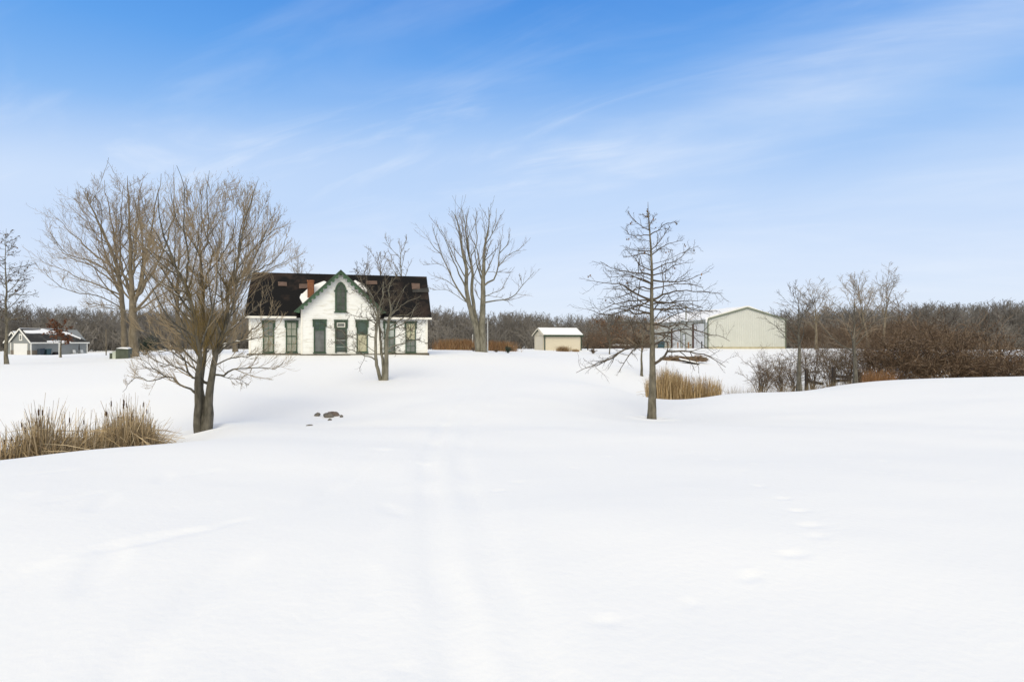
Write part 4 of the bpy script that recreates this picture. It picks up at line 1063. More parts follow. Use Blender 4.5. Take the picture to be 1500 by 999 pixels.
    for sg in (-1, 1):
        m = MB(); L = math.hypot(hw + ov, zp - ze)
        ux, uz = sg * (hw + ov) / L, -(zp - ze) / L          # down the slope
        nx, nz = -sg * uz * -1, 0
        px_, pz_ = -ux * 0 + uz * sg, -abs(ux)               # inward normal (below the slope)
        pn = Vector((sg * uz, 0, -sg * ux * 1.0)) if sg > 0 else Vector((-uz * -1 * -1, 0, ux))
        pn = Vector((uz * sg, 0, -abs(ux))).normalized()
        top = Vector((xc, yf - 0.05, zp + 0.05)); u = Vector((ux, 0, uz))
        nT = 12; ring = [top, top + u * (L + 0.06)]
        low = []
        for k in range(nT):
            a0, a1 = L * k / nT, L * (k + 1) / nT
            low += [top + u * (a0 + 0.02) + pn * bw * 0.62, top + u * (a0 + 0.55 * (a1 - a0)) + pn * bw * 1.05, top + u * (a1 - 0.02) + pn * bw * 0.62]
        ring += [p for p in reversed(low)]
        for i in range(nT):
            a0, a1 = L * i / nT, L * (i + 1) / nT
            p = [top + u * a0, top + u * a1]
            m.prism([p[0], p[1], p[1] + pn * bw * 0.55, p[0] + pn * bw * 0.55], (0, 0.045, 0))
            cdrop = top + u * (a0 + a1) / 2 + pn * bw * 0.5
            m.prism([top + u * (a0 + .05) + pn * bw * .55, top + u * (a1 - .05) + pn * bw * .55, top + u * (a1 - .09) + pn * bw * .88, top + u * (a0 + a1) / 2 + pn * bw * 1.08, top + u * (a0 + .09) + pn * bw * .88], (0, 0.045, 0))
        m.build('bargeboard', 'green_worn', root)
        r2 = MB(); tt = top + Vector((0, -0.03, 0.05))
        r2.prism([tt, tt + u * (L + 0.1), tt + u * (L + 0.1) + pn * 0.09, tt + pn * 0.09], (0, 0.06, 0))
        r2.build('rake_trim', 'green_trim', root)
    # foundation and door step
    fo = MB(); fo.box(-W - 0.18, xl - 0.12, -0.14, 0.05, -0.55, 0.15); fo.box(xr + 0.12, W + 0.18, -0.14, 0.05, -0.55, 0.15); fo.box(xl - 0.12, xr + 0.12, yb - 0.12, yb + 0.05, -0.55, 0.11)
    fo.build('foundation', 'foundation', root)
    # windows
    def window(pl, pr, pt, pb, y, up, lo, split=0.5, hood=True, mun=True, name='window', lomun=True):
        y = y - 0.03
        a, b_ = fr.hy(pl, pt, y), fr.hy(pr, pb, y)
        x0, x1, z1, z0 = a[0], b_[0], a[2], b_[2]
        fm = MB(); t = 0.08; yo = y - 0.07; yi = y + 0.02
        fm.box(x0, x0 + t, yo, yi, z0, z1); fm.box(x1 - t, x1, yo, yi, z0, z1); fm.box(x0 + t, x1 - t, yo, yi, z1 - t, z1); fm.box(x0 + t, x1 - t, yo, yi, z0, z0 + t * 0.8)
        zm = z0 + (z1 - z0) * split
        fm.box(x0 + t, x1 - t, yo + 0.02, yi, zm - 0.04, zm + 0.04)
        fm.box(x0 - 0.05, x1 + 0.05, yo - 0.05, yi, z0 - 0.06, z0 - 0.003)
        if hood:
            hh = (z1 - z0) * 0.2
            fm.box(x0 - 0.07, x0 - 0.003, yo - 0.01, yi, z1 - hh, z1 + 0.02); fm.box(x1 + 0.003, x1 + 0.07, yo - 0.01, yi, z1 - hh, z1 + 0.02); fm.box(x0 - 0.09, x1 + 0.09, yo - 0.03, yi, z1 + 0.023, z1 + 0.09)
        fo = fm.build(name, 'green_trim', root)
        p = MB(); p.box(x0 + t, x1 - t, y - 0.022, y - 0.006, zm + 0.04, z1 - t); p.build('pane', up, fo)
        p = MB(); p.box(x0 + t, x1 - t, y - 0.022, y - 0.006, z0 + t * 0.8, zm - 0.04); p.build('pane', lo, fo)
        if mun:
            mm = MB(); xm = (x0 + x1) / 2
            mm.box(xm - 0.017, xm + 0.017, y - 0.045, y - 0.024, zm + 0.04, z1 - t)
            if lomun: mm.box(xm - 0.015, xm + 0.015, y - 0.045, y - 0.024, z0 + t * 0.8, zm - 0.04)
            for za, zb in ((zm + 0.04, z1 - t),) + (((z0 + t * 0.8, zm - 0.04),) if lomun else ()):
                zc = (za + zb) / 2
                mm.box(x0 + t, x1 - t, y - 0.043, y - 0.0245, zc - 0.015, zc + 0.015)
            mm.build('muntins', 'green_worn', fo)
        return fo
    Q = lambda x: 350 + x / 4.993
    Y = lambda y: 380 + y / 4.995
    window(Q(175), Q(258), Y(455), Y(681), 0, 'glass_grey', 'curtain', 0.52)
    window(Q(343), Q(427), Y(455), Y(679), 0, 'curtain', 'curtain', 0.52)
    window(Q(547), Q(634), Y(447), Y(681), yb, 'glass_teal', 'screen_mesh', 0.70, lomun=False)
    window(Q(860), Q(942), Y(450), Y(679), yb, 'glass_teal', 'yellow_blind', 0.58, mun=False)
    window(Q(1062), Q(1142), Y(460), Y(680), 0, 'glass_pale', 'glass_grey', 0.50)
    window(Q(1217), Q(1294), Y(462), Y(681), 0, 'yellow_blind', 'glass_grey', 0.42)
    # front door with screen
    yb = yb - 0.03
    a, b_ = fr.hy(Q(703), Y(450), yb), fr.hy(Q(790), Y(682), yb); x0, x1, z1, z0 = a[0], b_[0], a[2], b_[2]
    t = 0.10; d = MB(); yo, yi = yb - 0.08, yb + 0.02
    d.box(x0, x0 + t, yo, yi, z0, z1); d.box(x1 - t, x1, yo, yi, z0, z1); d.box(x0 + t, x1 - t, yo, yi, z1 - t, z1)
    zt = z1 - (z1 - z0) * 0.23
    d.box(x0 + t, x1 - t, yo, yi, zt - 0.05, zt + 0.05)
    d.box(x0 - 0.06, x0 - .003, yo - .01, yi, zt, z1 + .02); d.box(x1 + .003, x1 + 0.06, yo - .01, yi, zt, z1 + .02); d.box(x0 - .08, x1 + .08, yo - .03, yi, z1 + .023, z1 + .09)
    do = d.build('door', 'green_trim', root)
    p = MB(); p.box(x0 + t, x1 - t, yb - .03, yb - .01, zt + .05, z1 - t); p.build('transom', 'glass_grey', do)
    p = MB()
    for xa, xb, za, zb in ((x0 + t + .03, x1 - t - .03, z1 - t - .07, z1 - t - .03), (x0 + t + .03, x1 - t - .03, zt + .07, zt + .11), (x0 + t + .03, x0 + t + .07, zt + .11, z1 - t - .07), (x1 - t - .07, x1 - t - .03, zt + .11, z1 - t - .07)): p.box(xa, xb, yb - .05, yb - .031, za, zb)
    p.build('transom_frame', 'white_trim', do)
    p = MB(); p.box(x0 + t, x1 - t, yb - .03, yb - .01, z0 + .62, zt - .05); p.build('screen', 'glass_dark', do)
    p = MB(); p.box(x0 + t, x1 - t, yb - .034, yb - .01, z0 + .06, z0 + .617); p.build('door_panel', 'glass_teal', do)
    for za, zb in ((.86, .90), (.40, .43)): MB().box(x0 + t, x1 - t, yb - .06, yb - .036, z0 + za, z0 + zb).build('door_rail', 'glass_pale', do)
    st = MB(); st.box(x0 - .25, x1 + .25, yb - 0.75, yb - 0.125, -0.5, 0.04); st.build('door_step', 'foundation', root)
    # lancet window in the gable
    a, b_ = fr.hy(Q(703), Y(232), yb), fr.hy(Q(787), Y(384), yb); tp = fr.hy(Q(745), Y(165), yb)
    x0, x1, zs, z0, zt = a[0], b_[0], a[2], b_[2], tp[2]; xm = (x0 + x1) / 2; wd = x1 - x0
    def arch(x0, x1, zs, zt, n=9):
        xm = (x0 + x1) / 2; h = zt - zs; wv = (x1 - x0) / 2
        L = []
        for k in range(n + 1):
            s = k / n; L.append((x1 - wv * (1 - math.cos(s * math.pi / 2)) ** 1.0 * 1.0, zs + h * math.sin(s * math.pi / 2) ** 1.0 * (0.82 + 0.18 * s)))
        Rr = [(2 * xm - x, z) for x, z in reversed(L[:-1])]
        return L + Rr
    out = [(x1, z0)] + arch(x0, x1, zs, zt) + [(x0, z0)]
    t = 0.11
    inn = [(x1 - t, z0 + t)] + arch(x0 + t, x1 - t, zs, zt - t * 1.5) + [(x0 + t, z0 + t)]
    fm = MB(); n = len(out)
    for i in range(n):
        j = (i + 1) % n
        fm.prism([(out[i][0], yb - .07, out[i][1]), (out[j][0], yb - .07, out[j][1]), (inn[j][0], yb - .07, inn[j][1]), (inn[i][0], yb - .07, inn[i][1])], (0, .09, 0))
    fm.box(x0 - .07, x1 + .07, yb - .11, yb + .01, z0 - .07, z0 - .003)
    fm.box(x0 - .08, x0 - .003, yb - .09, yb + .01, zs - .04, zs + .06); fm.box(x1 + .003, x1 + .08, yb - .09, yb + .01, zs - .04, zs + .06)
    fo = fm.build('arched_window', 'green_trim', root)
    p = MB(); p.prism([(x, yb - .022, z) for x, z in inn], (0, .016, 0)); p.build('pane', 'glass_dark', fo)
    mm = MB()
    mm.box(xm - .014, xm + .014, yb - .05, yb - .0235, z0 + t, zt - t * 2)
    for k in range(1, 4): zz = z0 + t + (zs - z0 - t) * k / 3.0; mm.box(x0 + t, x1 - t, yb - .048, yb - .0245, zz - .013, zz + .013)
    mm.bar((xm, yb - .036, zs + .05), (x1 - t - .1, yb - .036, zs + (zt - zs) * .45), .02); mm.bar((xm, yb - .036, zs + .05), (x0 + t + .1, yb - .036, zs + (zt - zs) * .45), .02)
    mm.build('muntins', 'green_worn', fo)
farmhouse()

# ------------------------------------------------------------------ pole barn
def barn():
    x0, y0 = (1037 - CX) / F * 94, 94.0
    x1, y1 = (1150.5 - CX) / F * 96, 96.0
    al = math.atan2(y1 - y0, x1 - x0); W = math.hypot(x1 - x0, y1 - y0)
    z = CZ - (511 - CY) / F * 95
    fr = Frame((x0, y0, z), al)
    root = empty('pole_barn', (x0, y0, z), al, 'pale green metal pole barn with snow-covered low roof and white roller doors', 'barn')
    L = 21.5; E = 4.62; R = 6.42
    w = MB(); w.prism([(0, 0, -0.5), (W, 0, -0.5), (W, 0, E), (W / 2, 0, R), (0, 0, E)], (0, L, 0))
    n = int(W / 0.305)
    for k in range(1, n):
        x = W * k / n; top = E + (R - E) * (1 - abs(x - W / 2) / (W / 2)) - 0.12
        w.hexa([(x - .05, .01, 0.32), (x + .05, .01, 0.32), (x + .05, .01, 0.32), (x - .05, .01, 0.32)] and [(x - .055, 0.01, .32), (x + .055, 0.01, .32), (x + .025, -.06, .32), (x - .025, -.06, .32), (x - .055, 0.01, top), (x + .055, 0.01, top), (x + .025, -.06, top), (x - .025, -.06, top)])
    n = int(L / 0.305)
    for k in range(1, n):
        y = L * k / n
        w.hexa([(0.01, y - .055, .32), (0.01, y + .055, .32), (-.035, y + .025, .32), (-.035, y - .025, .32), (0.01, y - .055, E - .1), (0.01, y + .055, E - .1), (-.035, y + .025, E - .1), (-.035, y - .025, E - .1)])
    w.build('wall', 'barn_metal', root)
    b = MB(); b.box(0.06, W - 0.06, -0.045, 0.02, -0.5, 0.3); b.box(-0.045, 0.02, 0.06, L, -0.5, 0.3); b.build('base_board', 'barn_base', root)
    # roof sheet, trim, snow
    s = (R - E) / (W / 2); o = 0.18
    def prof(z, t): return [(-o, E - s * o + z), (W / 2, R + z), (W + o, E - s * o + z), (W + o, E - s * o + z - t), (W / 2, R + z - t), (-o, E - s * o + z - t)]
    r = MB(); r.prism([(x, -0.12, q) for x, q in prof(.10, .095)], (0, L + .3, 0)); r.build('roof', 'barn_trim', root)
    tr = MB()
    for a_, b_ in (((-o, -.17, E - s * o - .02), (W / 2, -.17, R - .02)), ((W / 2, -.17, R - .02), (W + o, -.17, E - s * o - .02))): tr.bar(a_, b_, .08, .24)
    tr.bar((-o - .05, -.1, E - s * o - .04), (-o - .05, L, E - s * o - .04), .08, .22)
    for x in (0, W): tr.box(x - .09, x + .09, -.062, .05, -.3, E - .1)
    tr.build('trim', 'barn_trim', root)
    sn = MB(); yy = np.linspace(0.1, L + .2, 24); prev = None; rg = np.random.default_rng(7)
    xs_ = [-o - .12, -o - .05, 0.4, 2, W / 2 - .4, W / 2 + .4, W - 2, W - 3.2]
    rows = []
    for i, y in enumerate(yy):
        row = []
        for x in xs_:
            base = E + s * x if x < W / 2 else R - s * (x - W / 2)
            h = 0.10 + (0.26 if 0 <= x < W - 2.5 else (0.08 if x < 0 else 0.02)) * (1 + .15 * rg.normal())
            row.append((x + (rg.normal() * .05 if x <= 0 else 0), y, base + (h if x != xs_[0] else -.05)))
        rows.append(row)
    for i in range(len(rows) - 1):
        for j in range(len(xs_) - 1): sn.poly([rows[i][j], rows[i][j + 1], rows[i + 1][j + 1], rows[i + 1][j]])
    fr_ = rows[0]
    for j in range(len(xs_) - 1):
        x, x2 = fr_[j][0], fr_[j + 1][0]
        zb = lambda x: (E + s * x if x < W / 2 else R - s * (x - W / 2)) + .085
        sn.poly([(x, .1, zb(x)), (x2, .1, zb(x2)), fr_[j + 1], fr_[j]])
    sn.build('roof_snow', 'roof_snow', root, smooth=False)
    dr = MB(); dr.tube([(-o - .05, .0, E + .15), (-o - .08, -.05, E - .1), (-o - .08, -.05, E - .42), (-o - .08, -.05, E - .6)], [.26, .2, .12, .03], 9); dr.build('snow_drip', 'roof_snow', root, smooth=True)
    # doors on the long side
    def side(px, py, off=0.0): return fr.hx(px, py, -off)
    for pl, pr, pt, nm in ((984.5, 997.5, 482, 'roller_door'), (1016, 1032.5, 474, 'roller_door'), (1000.5, 1004.5, 490, 'walk_door')):
        a_, b_ = side(pr, pt), side(pl, 509); ya, yb = a_[1], b_[1]; zt = fr.hx((pl + pr) / 2, pt, 0)[2]
        d = MB(); d.box(-.075, -.01, ya, yb, .02, zt); ob = d.build(nm, 'white_door', root)
        t = MB(); t.box(-.10, -.01, ya - .12, ya - .003, .02, zt + .12); t.box(-.10, -.01, yb + .003, yb + .12, .02, zt + .12); t.box(-.10, -.01, ya, yb, zt + .003, zt + .12); t.build('door_trim', 'barn_trim', ob)
    m = side(1007, 476); mt_ = side(1007, 449)
    f = MB(); f.tube([(-.25, m[1], m[2] - .2), (-.25, m[1], mt_[2])], .11, 10); f.tube([(-.25, m[1], mt_[2] - .02), (-.25, m[1], mt_[2] + .2)], [.18, .02], 10); f.box(-.36, -.05, m[1] - .04, m[1] + .04, m[2] + .5, m[2] + .56)
    f.build('flue_pipe', 'galvanised', root)
    # loose posts in the yard
    def post(px, d, top, rr, m_, lab, nm='steel_post', grp=None):
        p = at(px, d); h = (CY - top) / F * d + CZ - p[2]
        mb = MB(); mb.tube([(0, 0, -.4), (0, 0, h - .03), (0, 0, h)], [rr, rr, rr * .8], 10)
        o = mb.build(nm, m_, smooth=False, loc=p); tag(o, lab, 'post', grp)
    post(984, 97, 482, .14, 'rust_steel', 'tall dark rusty post at the left roller door of the barn')
    post(1015.2, 93.5, 474.5, .15, 'rust_steel', 'tallest dark rusty post, beside the right roller door of the barn')
    post(1028, 92, 500, .09, 'black', 'short black bollard in front of the right roller door', 'bollard')
    post(978.5, 98, 501, .09, 'tan_steel', 'short brown bollard left of the tall post, next to the teal bin', 'bollard')
    post(993, 95.5, 501.5, .09, 'tan_steel', 'short brown bollard in front of the left roller door', 'bollard')
    post(1008.5, 94, 501, .12, 'tan_steel', 'short rusty orange bollard between the two roller doors', 'bollard')
    return fr, root
barn()

def wheelie(name, px, d, w, h, m, label, rz=0.0, cat='bin', group=None):
    p = at(px, d)
    root = empty(name, p, rz, label, cat, group)
    b = MB(); b.hexa([(-w * .42, -w * .4, 0.04), (w * .42, -w * .4, 0.04), (w * .42, w * .4, 0.04), (-w * .42, w * .4, 0.04), (-w / 2, -w / 2, h * .88), (w / 2, -w / 2, h * .88), (w / 2, w / 2, h * .88), (-w / 2, w / 2, h * .88)]); b.build('body', m, root, bevel=.02)
    l = MB(); l.hexa([(-w * .53, -w * .53, h * .885), (w * .53, -w * .53, h * .885), (w * .53, w * .56, h * .885), (-w * .53, w * .56, h * .885), (-w * .48, -w * .48, h * .93), (w * .48, -w * .48, h * .93), (w * .48, w * .5, h), (-w * .48, w * .5, h)]); l.build('lid', m, root, bevel=.015)
    for s in (-1, 1):
        k = MB(); k.tube([(s * w * .44, w * .42, .1), (s * w * .52, w * .42, .1)], .11, 12); k.build('wheel', 'black', root)
    return root
wheelie('waste_bin', 968.5, 97, .98, 1.02, 'teal_plastic', 'dark teal waste bin by the far end of the pole barn')

# ------------------------------------------------------------------ tan shed
def shed():
    d = 80.0; x0 = (798 - CX) / F * d; z = CZ - (514 - CY) / F * d
    al = rad(20); fr = Frame((x0, d, z), al)
    root = empty('shed', (x0, d, z), al, 'small tan metal shed with dark green trim and snow on its gable roof', 'shed')
    L, Wd, E, R = 5.3, 3.6, 2.12, 2.95
    w = MB(); w.prism([(0, 0, -.4), (0, Wd, -.4), (0, Wd, E), (0, Wd / 2, R), (0, 0, E)], (L, 0, 0)); w.build('wall', 'shed_tan', root)
    e = MB(); e.prism([(-.012, .02, -.4), (-.012, Wd - .02, -.4), (-.012, Wd - .02, E), (-.012, Wd / 2, R - .02), (-.012, .02, E)], (.01, 0, 0)); e.build('end_panel', 'shed_tan_end', root)
    s = (R - E) / (Wd / 2); o = .22
    def prof(a, t): return [(-o, E - s * o + a), (Wd / 2, R + a), (Wd + o, E - s * o + a), (Wd + o, E - s * o + a - t), (Wd / 2, R + a - t), (-o, E - s * o + a - t)]
    r = MB(); r.prism([(-.28, y, q) for y, q in prof(.07, .065)], (L + .56, 0, 0)); r.build('roof', 'dark_green', root)
    sn = MB(); sn.prism([(-.24, y * .97 + .05, q) for y, q in prof(.16, .085)], (L + .48, 0, 0)); sn.build('roof_snow', 'roof_snow', root, bevel=.03)
    t = MB(); t.box(-.28, L + .28, -o - .05, -o - .002, E - s * o - .16, E - s * o + .06)
    for x in (0, L): t.box(x - .07, x + .07, -.05, .05, -.2, E - .12)
    t.build('trim', 'dark_green', root)
    tr = MB(); tr.bar((-.3, -o, E - s * o), (-.3, Wd / 2, R), .05, .16); tr.bar((-.3, Wd / 2, R), (-.3, Wd + o, E - s * o), .05, .16); tr.build('rake_board', 'shed_tan_end', root)
    dd = MB(); dd.box(-.06, -.013, .35, Wd - .35, .02, 1.98); do = dd.build('door', 'shed_tan_end', root)
    h = MB(); h.box(-.075, -.062, .35, .41, .02, 1.98); h.box(-.075, -.062, Wd - .41, Wd - .35, .02, 1.98); h.box(-.075, -.062, .41, Wd - .41, 1.92, 1.98); h.build('door_frame', 'barn_base', do)
shed()

# ------------------------------------------------------------------ grey house far left
def grey_house():
    d = 113.0; x0 = (45.4 - CX) / F * d; z = CZ - (520 - CY) / F * d
    al = rad(-20)                        # x axis: from the left edge of the garage gable to its right edge
    w, L, E, R = 5.65, 10.4, 2.5, 4.85
    ux = np.array([math.cos(al), math.sin(al)])
    root = empty('grey_house', (x0, d, z), al, 'grey-sided house with white garage door and snow-patched dark roof, far left', 'house')
    # local: garage gable spans x -w..0 at y = 0, long side runs along x = 0 to y = L
    m = MB(); m.prism([(-w, 0, -.6), (0, 0, -.6), (0, 0, E), (-w / 2, 0, R), (-w, 0, E)], (0, L - .02, 0)); m.build('wall', 'grey_siding', root)
    s = (R - E) / (w / 2); o = .3; hip = 3.2
    rp = MB(); zt = R + .1; ze = E - s * o + .1
    for sg in (-1, 1):
        xe = -w / 2 + sg * (w / 2 + o)
        a, b, c, e = (-w / 2, -.3, zt), (xe, -.3, ze), (xe, L + o, ze), (-w / 2, L - hip, zt)
        rp.poly([a, b, c, e])
    rp.poly([(-w / 2, L - hip, zt), (o, L + o, ze), (-w - o, L + o, ze)])
    rp.poly([(-w - o, -.3, ze), (-w / 2, -.3, zt), (-w / 2, -.3, zt - .08), (-w - o, -.3, ze - .08)]); rp.poly([(o, -.3, ze), (-w / 2, -.3, zt), (-w / 2, -.3, zt - .08), (o, -.3, ze - .08)])
    rp.build('roof', 'grey_roof', root)
    t = MB(); t.bar((-w - o, -.32, ze - .1), (-w / 2, -.32, zt - .1), .08, .24); t.bar((-w / 2, -.32, zt - .1), (o, -.32, ze - .1), .08, .24); t.box(o - .03, o + .06, -.3, L + o, ze - .24, ze + .0)
    for x, y in ((-w, 0), (0, 0), (0, L)): t.box(x - .11, x + .07, y - .06, y + .1, -.3, E - .12)
    t.build('white_trim', 'white_trim', root)
    g = MB(); g.box(-w + 1.0, -1.05, -.05, -.005, -.3, 2.02); go = g.build('garage_door', 'white_door', root)
    gt = MB(); gt.box(-w + .88, -w + .998, -.07, -.004, -.3, 2.14); gt.box(-1.048, -.93, -.07, -.004, -.3, 2.14); gt.box(-w + 1.0, -1.05, -.07, -.004, 2.023, 2.14); gt.build('door_trim', 'white_trim', go)
    MB().box(-w + .06, -w + .87, -.12, .02, -.5, .85).build('stone_base', 'stone', root); MB().box(-.92, -.06, -.12, .02, -.5, .85).build('stone_base', 'stone', root); MB().box(-.02, .1, .12, 1.0, -.5, .85).build('stone_base', 'stone', root)
    v = MB(); v.box(-w / 2 - .42, -w / 2 + .42, -.07, -.004, 2.65, 3.9); vo = v.build('gable_window', 'white_trim', root)
    p = MB(); p.box(-w / 2 - .2, -w / 2 - .03, -.085, -.072, 2.85, 3.7); p.box(-w / 2 + .03, -w / 2 + .2, -.085, -.072, 2.85, 3.7); p.build('pane', 'glass_dark', vo)
    # snow lying on the slope that faces us
    def slope(y, q): return (-w / 2 + (w / 2 + o) * q, y, zt + (ze - zt) * q)
    def sp(pts):
        nrm = Vector((s, 0, 1)).normalized(); k = MB(); k.prism([Vector(slope(*p)) + nrm * .01 for p in pts], nrm * .12); k.build('roof_snow', 'roof_snow', root)
    sp([(0.0, .17), (1.6, .16), (3.1, .12), (3.5, .02), (4.3, .10), (6.0, .22), (6.6, .34), (5.4, .44), (4.6, .38), (4.4, .48), (3.9, .42), (2.5, .36), (1.0, .38), (0.1, .36)])
    sp([(6.7, .26), (7.6, .22), (8.4, .40), (9.6, .72), (9.4, .78), (8.2, .52), (7.0, .42)])
    sp([(2.6, 1.0), (2.7, .93), (4.6, .89), (6.8, .94), (7.0, 1.0)])
    rs = MB(); rs.box(-w / 2 - .1, -w / 2 + .12, -.2, L - hip, zt - .02, zt + .07); rs.build('ridge_snow', 'roof_snow', root)
    # entrance wing on the left
    wx0, wx1, wy = -w - 4.0, -w - .05, 1.6
    wm = (wx0 + wx1) / 2; WE, WR = 2.5, 4.3
    k = MB(); k.prism([(wx0, wy, -.6), (wx1, wy, -.6), (wx1, wy, WE), (wm, wy, WR), (wx0, wy, WE)], (0, 6, 0)); k.build('wing', 'grey_siding', root)
    k = MB()
    for sg in (-1, 1):
        xe = wm + sg * 2.4; k.prism([(wm, wy - .3, WR + .1), (xe, wy - .3, WE - .25), (xe, wy - .3, WE - .34), (wm, wy - .3, WR)], (0, 6.3, 0))
    k.build('wing_roof', 'grey_roof', root)
    k = MB(); k.bar((wm - 2.45, wy - .34, WE - .3), (wm, wy - .34, WR + .0), .08, .24); k.bar((wm, wy - .34, WR + .0), (wm + 2.2, wy - .34, WE - .1), .08, .24); k.box(wx0 - .1, wx0 + .12, wy - .06, wy + .1, -.3, WE - .1); k.build('wing_trim', 'white_trim', root)
    k = MB(); k.box(wm + .1, wm + 1.5, wy - .07, wy - .004, .55, 2.2); ko = k.build('window', 'white_trim', root)
    p = MB(); p.box(wm + .26, wm + .76, wy - .085, wy - .072, .7, 2.05); p.box(wm + .84, wm + 1.34, wy - .085, wy - .072, .7, 2.05); p.build('pane', 'glass_dark', ko)
    k = MB(); nn = Vector((-s, 0, 1)).normalized(); k.prism([Vector((wm + .1, wy - .2, WR + .1)), Vector((wm + 2.0, wy - .2, WR + .1 - 1.9 * (WR + .35 - WE) / 2.4)), Vector((wm + 2.0, wy + 3, WR + .1 - 1.9 * (WR + .35 - WE) / 2.4)), Vector((wm + .1, wy + 3, WR + .1))], (0, 0, .12)); k.build('roof_snow', 'roof_snow', root)
    f = Frame((x0, d, z), al)
    def along(y, off):                   # a spot on the ground beside the long wall
        return (x0 + off * math.cos(al) - y * math.sin(al), d + off * math.sin(al) + y * math.cos(al))
    return along
along = grey_house()
def pxof(p): return p[0] / p[1] * F + CX
q = along(1.1, 1.0); wheelie('waste_bin', pxof(q), q[1], .85, 1.25, 'blue_plastic', 'dark blue waste bin, left of the pair beside the grey house', rad(-20), group='waste bins by the grey house')
q = along(2.3, 1.0); wheelie('waste_bin', pxof(q), q[1], .85, 1.2, 'teal_plastic', 'teal waste bin, right of the pair beside the grey house', rad(-20), group='waste bins by the grey house')
def small_things():
    # covered grill
    q = along(3.7, 1.0); p = (q[0], q[1], hz(*q))
    root = empty('covered_grill', p, 0, 'low black covered grill beside the teal bin at the grey house', 'grill')
    m = MB(); m.hexa([(-.55, -.4, 0), (.55, -.4, 0), (.55, .4, 0), (-.55, .4, 0), (-.35, -.28, .62), (.35, -.28, .62), (.35, .28, .62), (-.35, .28, .62)]); m.build('cover', 'black', root, bevel=.12)
    m = MB(); m.tube([(-.62, 0, .36), (-.5, 0, .4)], .04, 8); m.build('handle', 'galvanised', root)
    # two white garden chairs with a folded parasol between them
    for k, (yy, lab) in enumerate(((7.5, 'white garden chair left of the folded parasol by the grey house wall'), (9.0, 'white garden chair right of the folded parasol by the grey house wall'))):
        q = along(yy, .9); p = (q[0], q[1], hz(*q))
        root = empty('garden_chair', p, rad(-20 + 90), lab, 'chair', 'garden chairs by the grey house')
        m = MB(); m.box(-.28, .28, -.27, .27, .42, .47); m.build('seat', 'white_pole', root)
        m = MB(); m.hexa([(-.27, .25, .48), (.27, .25, .48), (.27, .3, .48), (-.27, .3, .48), (-.24, .38, 1.05), (.24, .38, 1.05), (.24, .43, 1.05), (-.24, .43, 1.05)]); m.build('backrest', 'white_pole', root)
        for sx in (-1, 1):
            for sy in (-1, 1):
                m = MB(); m.bar((sx * .25, sy * .24, .418), (sx * .29, sy * .3, -.1), .05); m.build('leg', 'white_pole', root)
    q = along(8.3, .8); p = (q[0], q[1], hz(*q))
    root = empty('folded_parasol', p, 0, 'folded dark parasol standing against the grey house wall between white chairs', 'parasol')
    m = MB(); m.tube([(0, 0, -.1), (0, 0, 2.35)], .03, 8); m.build('pole', 'galvanised', root)
    m = MB(); m.tube([(0, 0, .95), (0, 0, 1.1), (0, 0, 1.6), (0, 0, 2.3)], [.02, .1, .09, .03], 10); m.build('canopy', 'black', root, smooth=True)
    m = MB(); m.tube([(0, 0, -.1), (0, 0, .22)], [.28, .22], 12); m.build('base', 'black', root)
    # white plastic guard
    q = at(87.5, 61); m = MB(); m.tube([(0, 0, -.3), (0, 0, 1.35), (0, 0, 1.42)], [.1, .1, .07], 10); tag(m.build('marker_post', 'white_pole', loc=q), 'white marker post just left of the rusty-leaved young oak', 'post')
    q = at(155.5, 62); m = MB(); m.tube([(0, 0, -.3), (0, 0, 2.6), (.02, 0, 2.65)], [.055, .05, .03], 8); tag(m.build('wooden_post', 'bark_back', loc=q), 'thin brown post standing left of the pale utility pedestal', 'post')
    # utility boxes
    q = at(181.5, 47.5); root = empty('utility_box', q, rad(15), 'squat dark green utility box left of the thick pale trunk', 'utility box')
    m = MB(); m.box(-.44, .44, -.42, .42, -.2, .66); m.build('body', 'box_green', root, bevel=.02)
    m = MB(); m.hexa([(-.47, -.46, .665), (.47, -.46, .665), (.47, .46, .665), (-.47, .46, .665), (-.45, -.44, .72), (.45, -.44, .72), (.45, .44, .78), (-.45, .44, .78)]); m.build('lid', 'box_green', root)
    m = MB(); m.hexa([(-.42, -.4, .785), (.42, -.4, .735), (.42, .4, .785), (-.42, .4, .785), (-.3, -.3, .83), (.3, -.3, .83), (.3, .3, .87), (-.3, .3, .87)]); m.build('snow_cap', 'roof_snow', root)
    q = at(168.6, 47.5); root = empty('utility_pedestal', q, 0, 'small pale pedestal box left of the dark green utility box', 'utility box')
    m = MB(); m.box(-.13, .17, -.15, .15, -.2, .50); m.build('body', 'box_pale', root, bevel=.02)
    m = MB(); m.box(-.16, .2, -.18, .18, .503, .56); m.build('cap', 'box_pale', root)
    m = MB(); m.box(-.36, -.17, -.12, .12, -.2, .45); m.build('meter_box', 'box_green', root)
    # poles by the big tree
    q = at(714.3, 57); m = MB(); m.tube([(0, 0, -.3), (0, 0, 3.0), (0, 0, 3.05)], [.055, .05, .02], 10); tag(m.build('pole', 'white_pole', loc=q), 'slim pale pole right beside the double-trunked tree', 'pole')
    q = at(692.3, 74); m = MB(); m.tube([(0, 0, -.3), (0, 0, 1.85), (0, 0, 1.9)], [.06, .055, .03], 10); tag(m.build('marker_post', 'white_pole', loc=q), 'short white marker post rising from the rust-brown grass left of the big trunk', 'post')
    q = at(861, 84); m = MB(); m.tube([(0, 0, -.3), (0, 0, .9), (0, 0, .95)], [.09, .08, .05], 8); tag(m.build('wooden_post', 'old_wood', loc=q), 'short dark wooden post right of the tan shed', 'post')
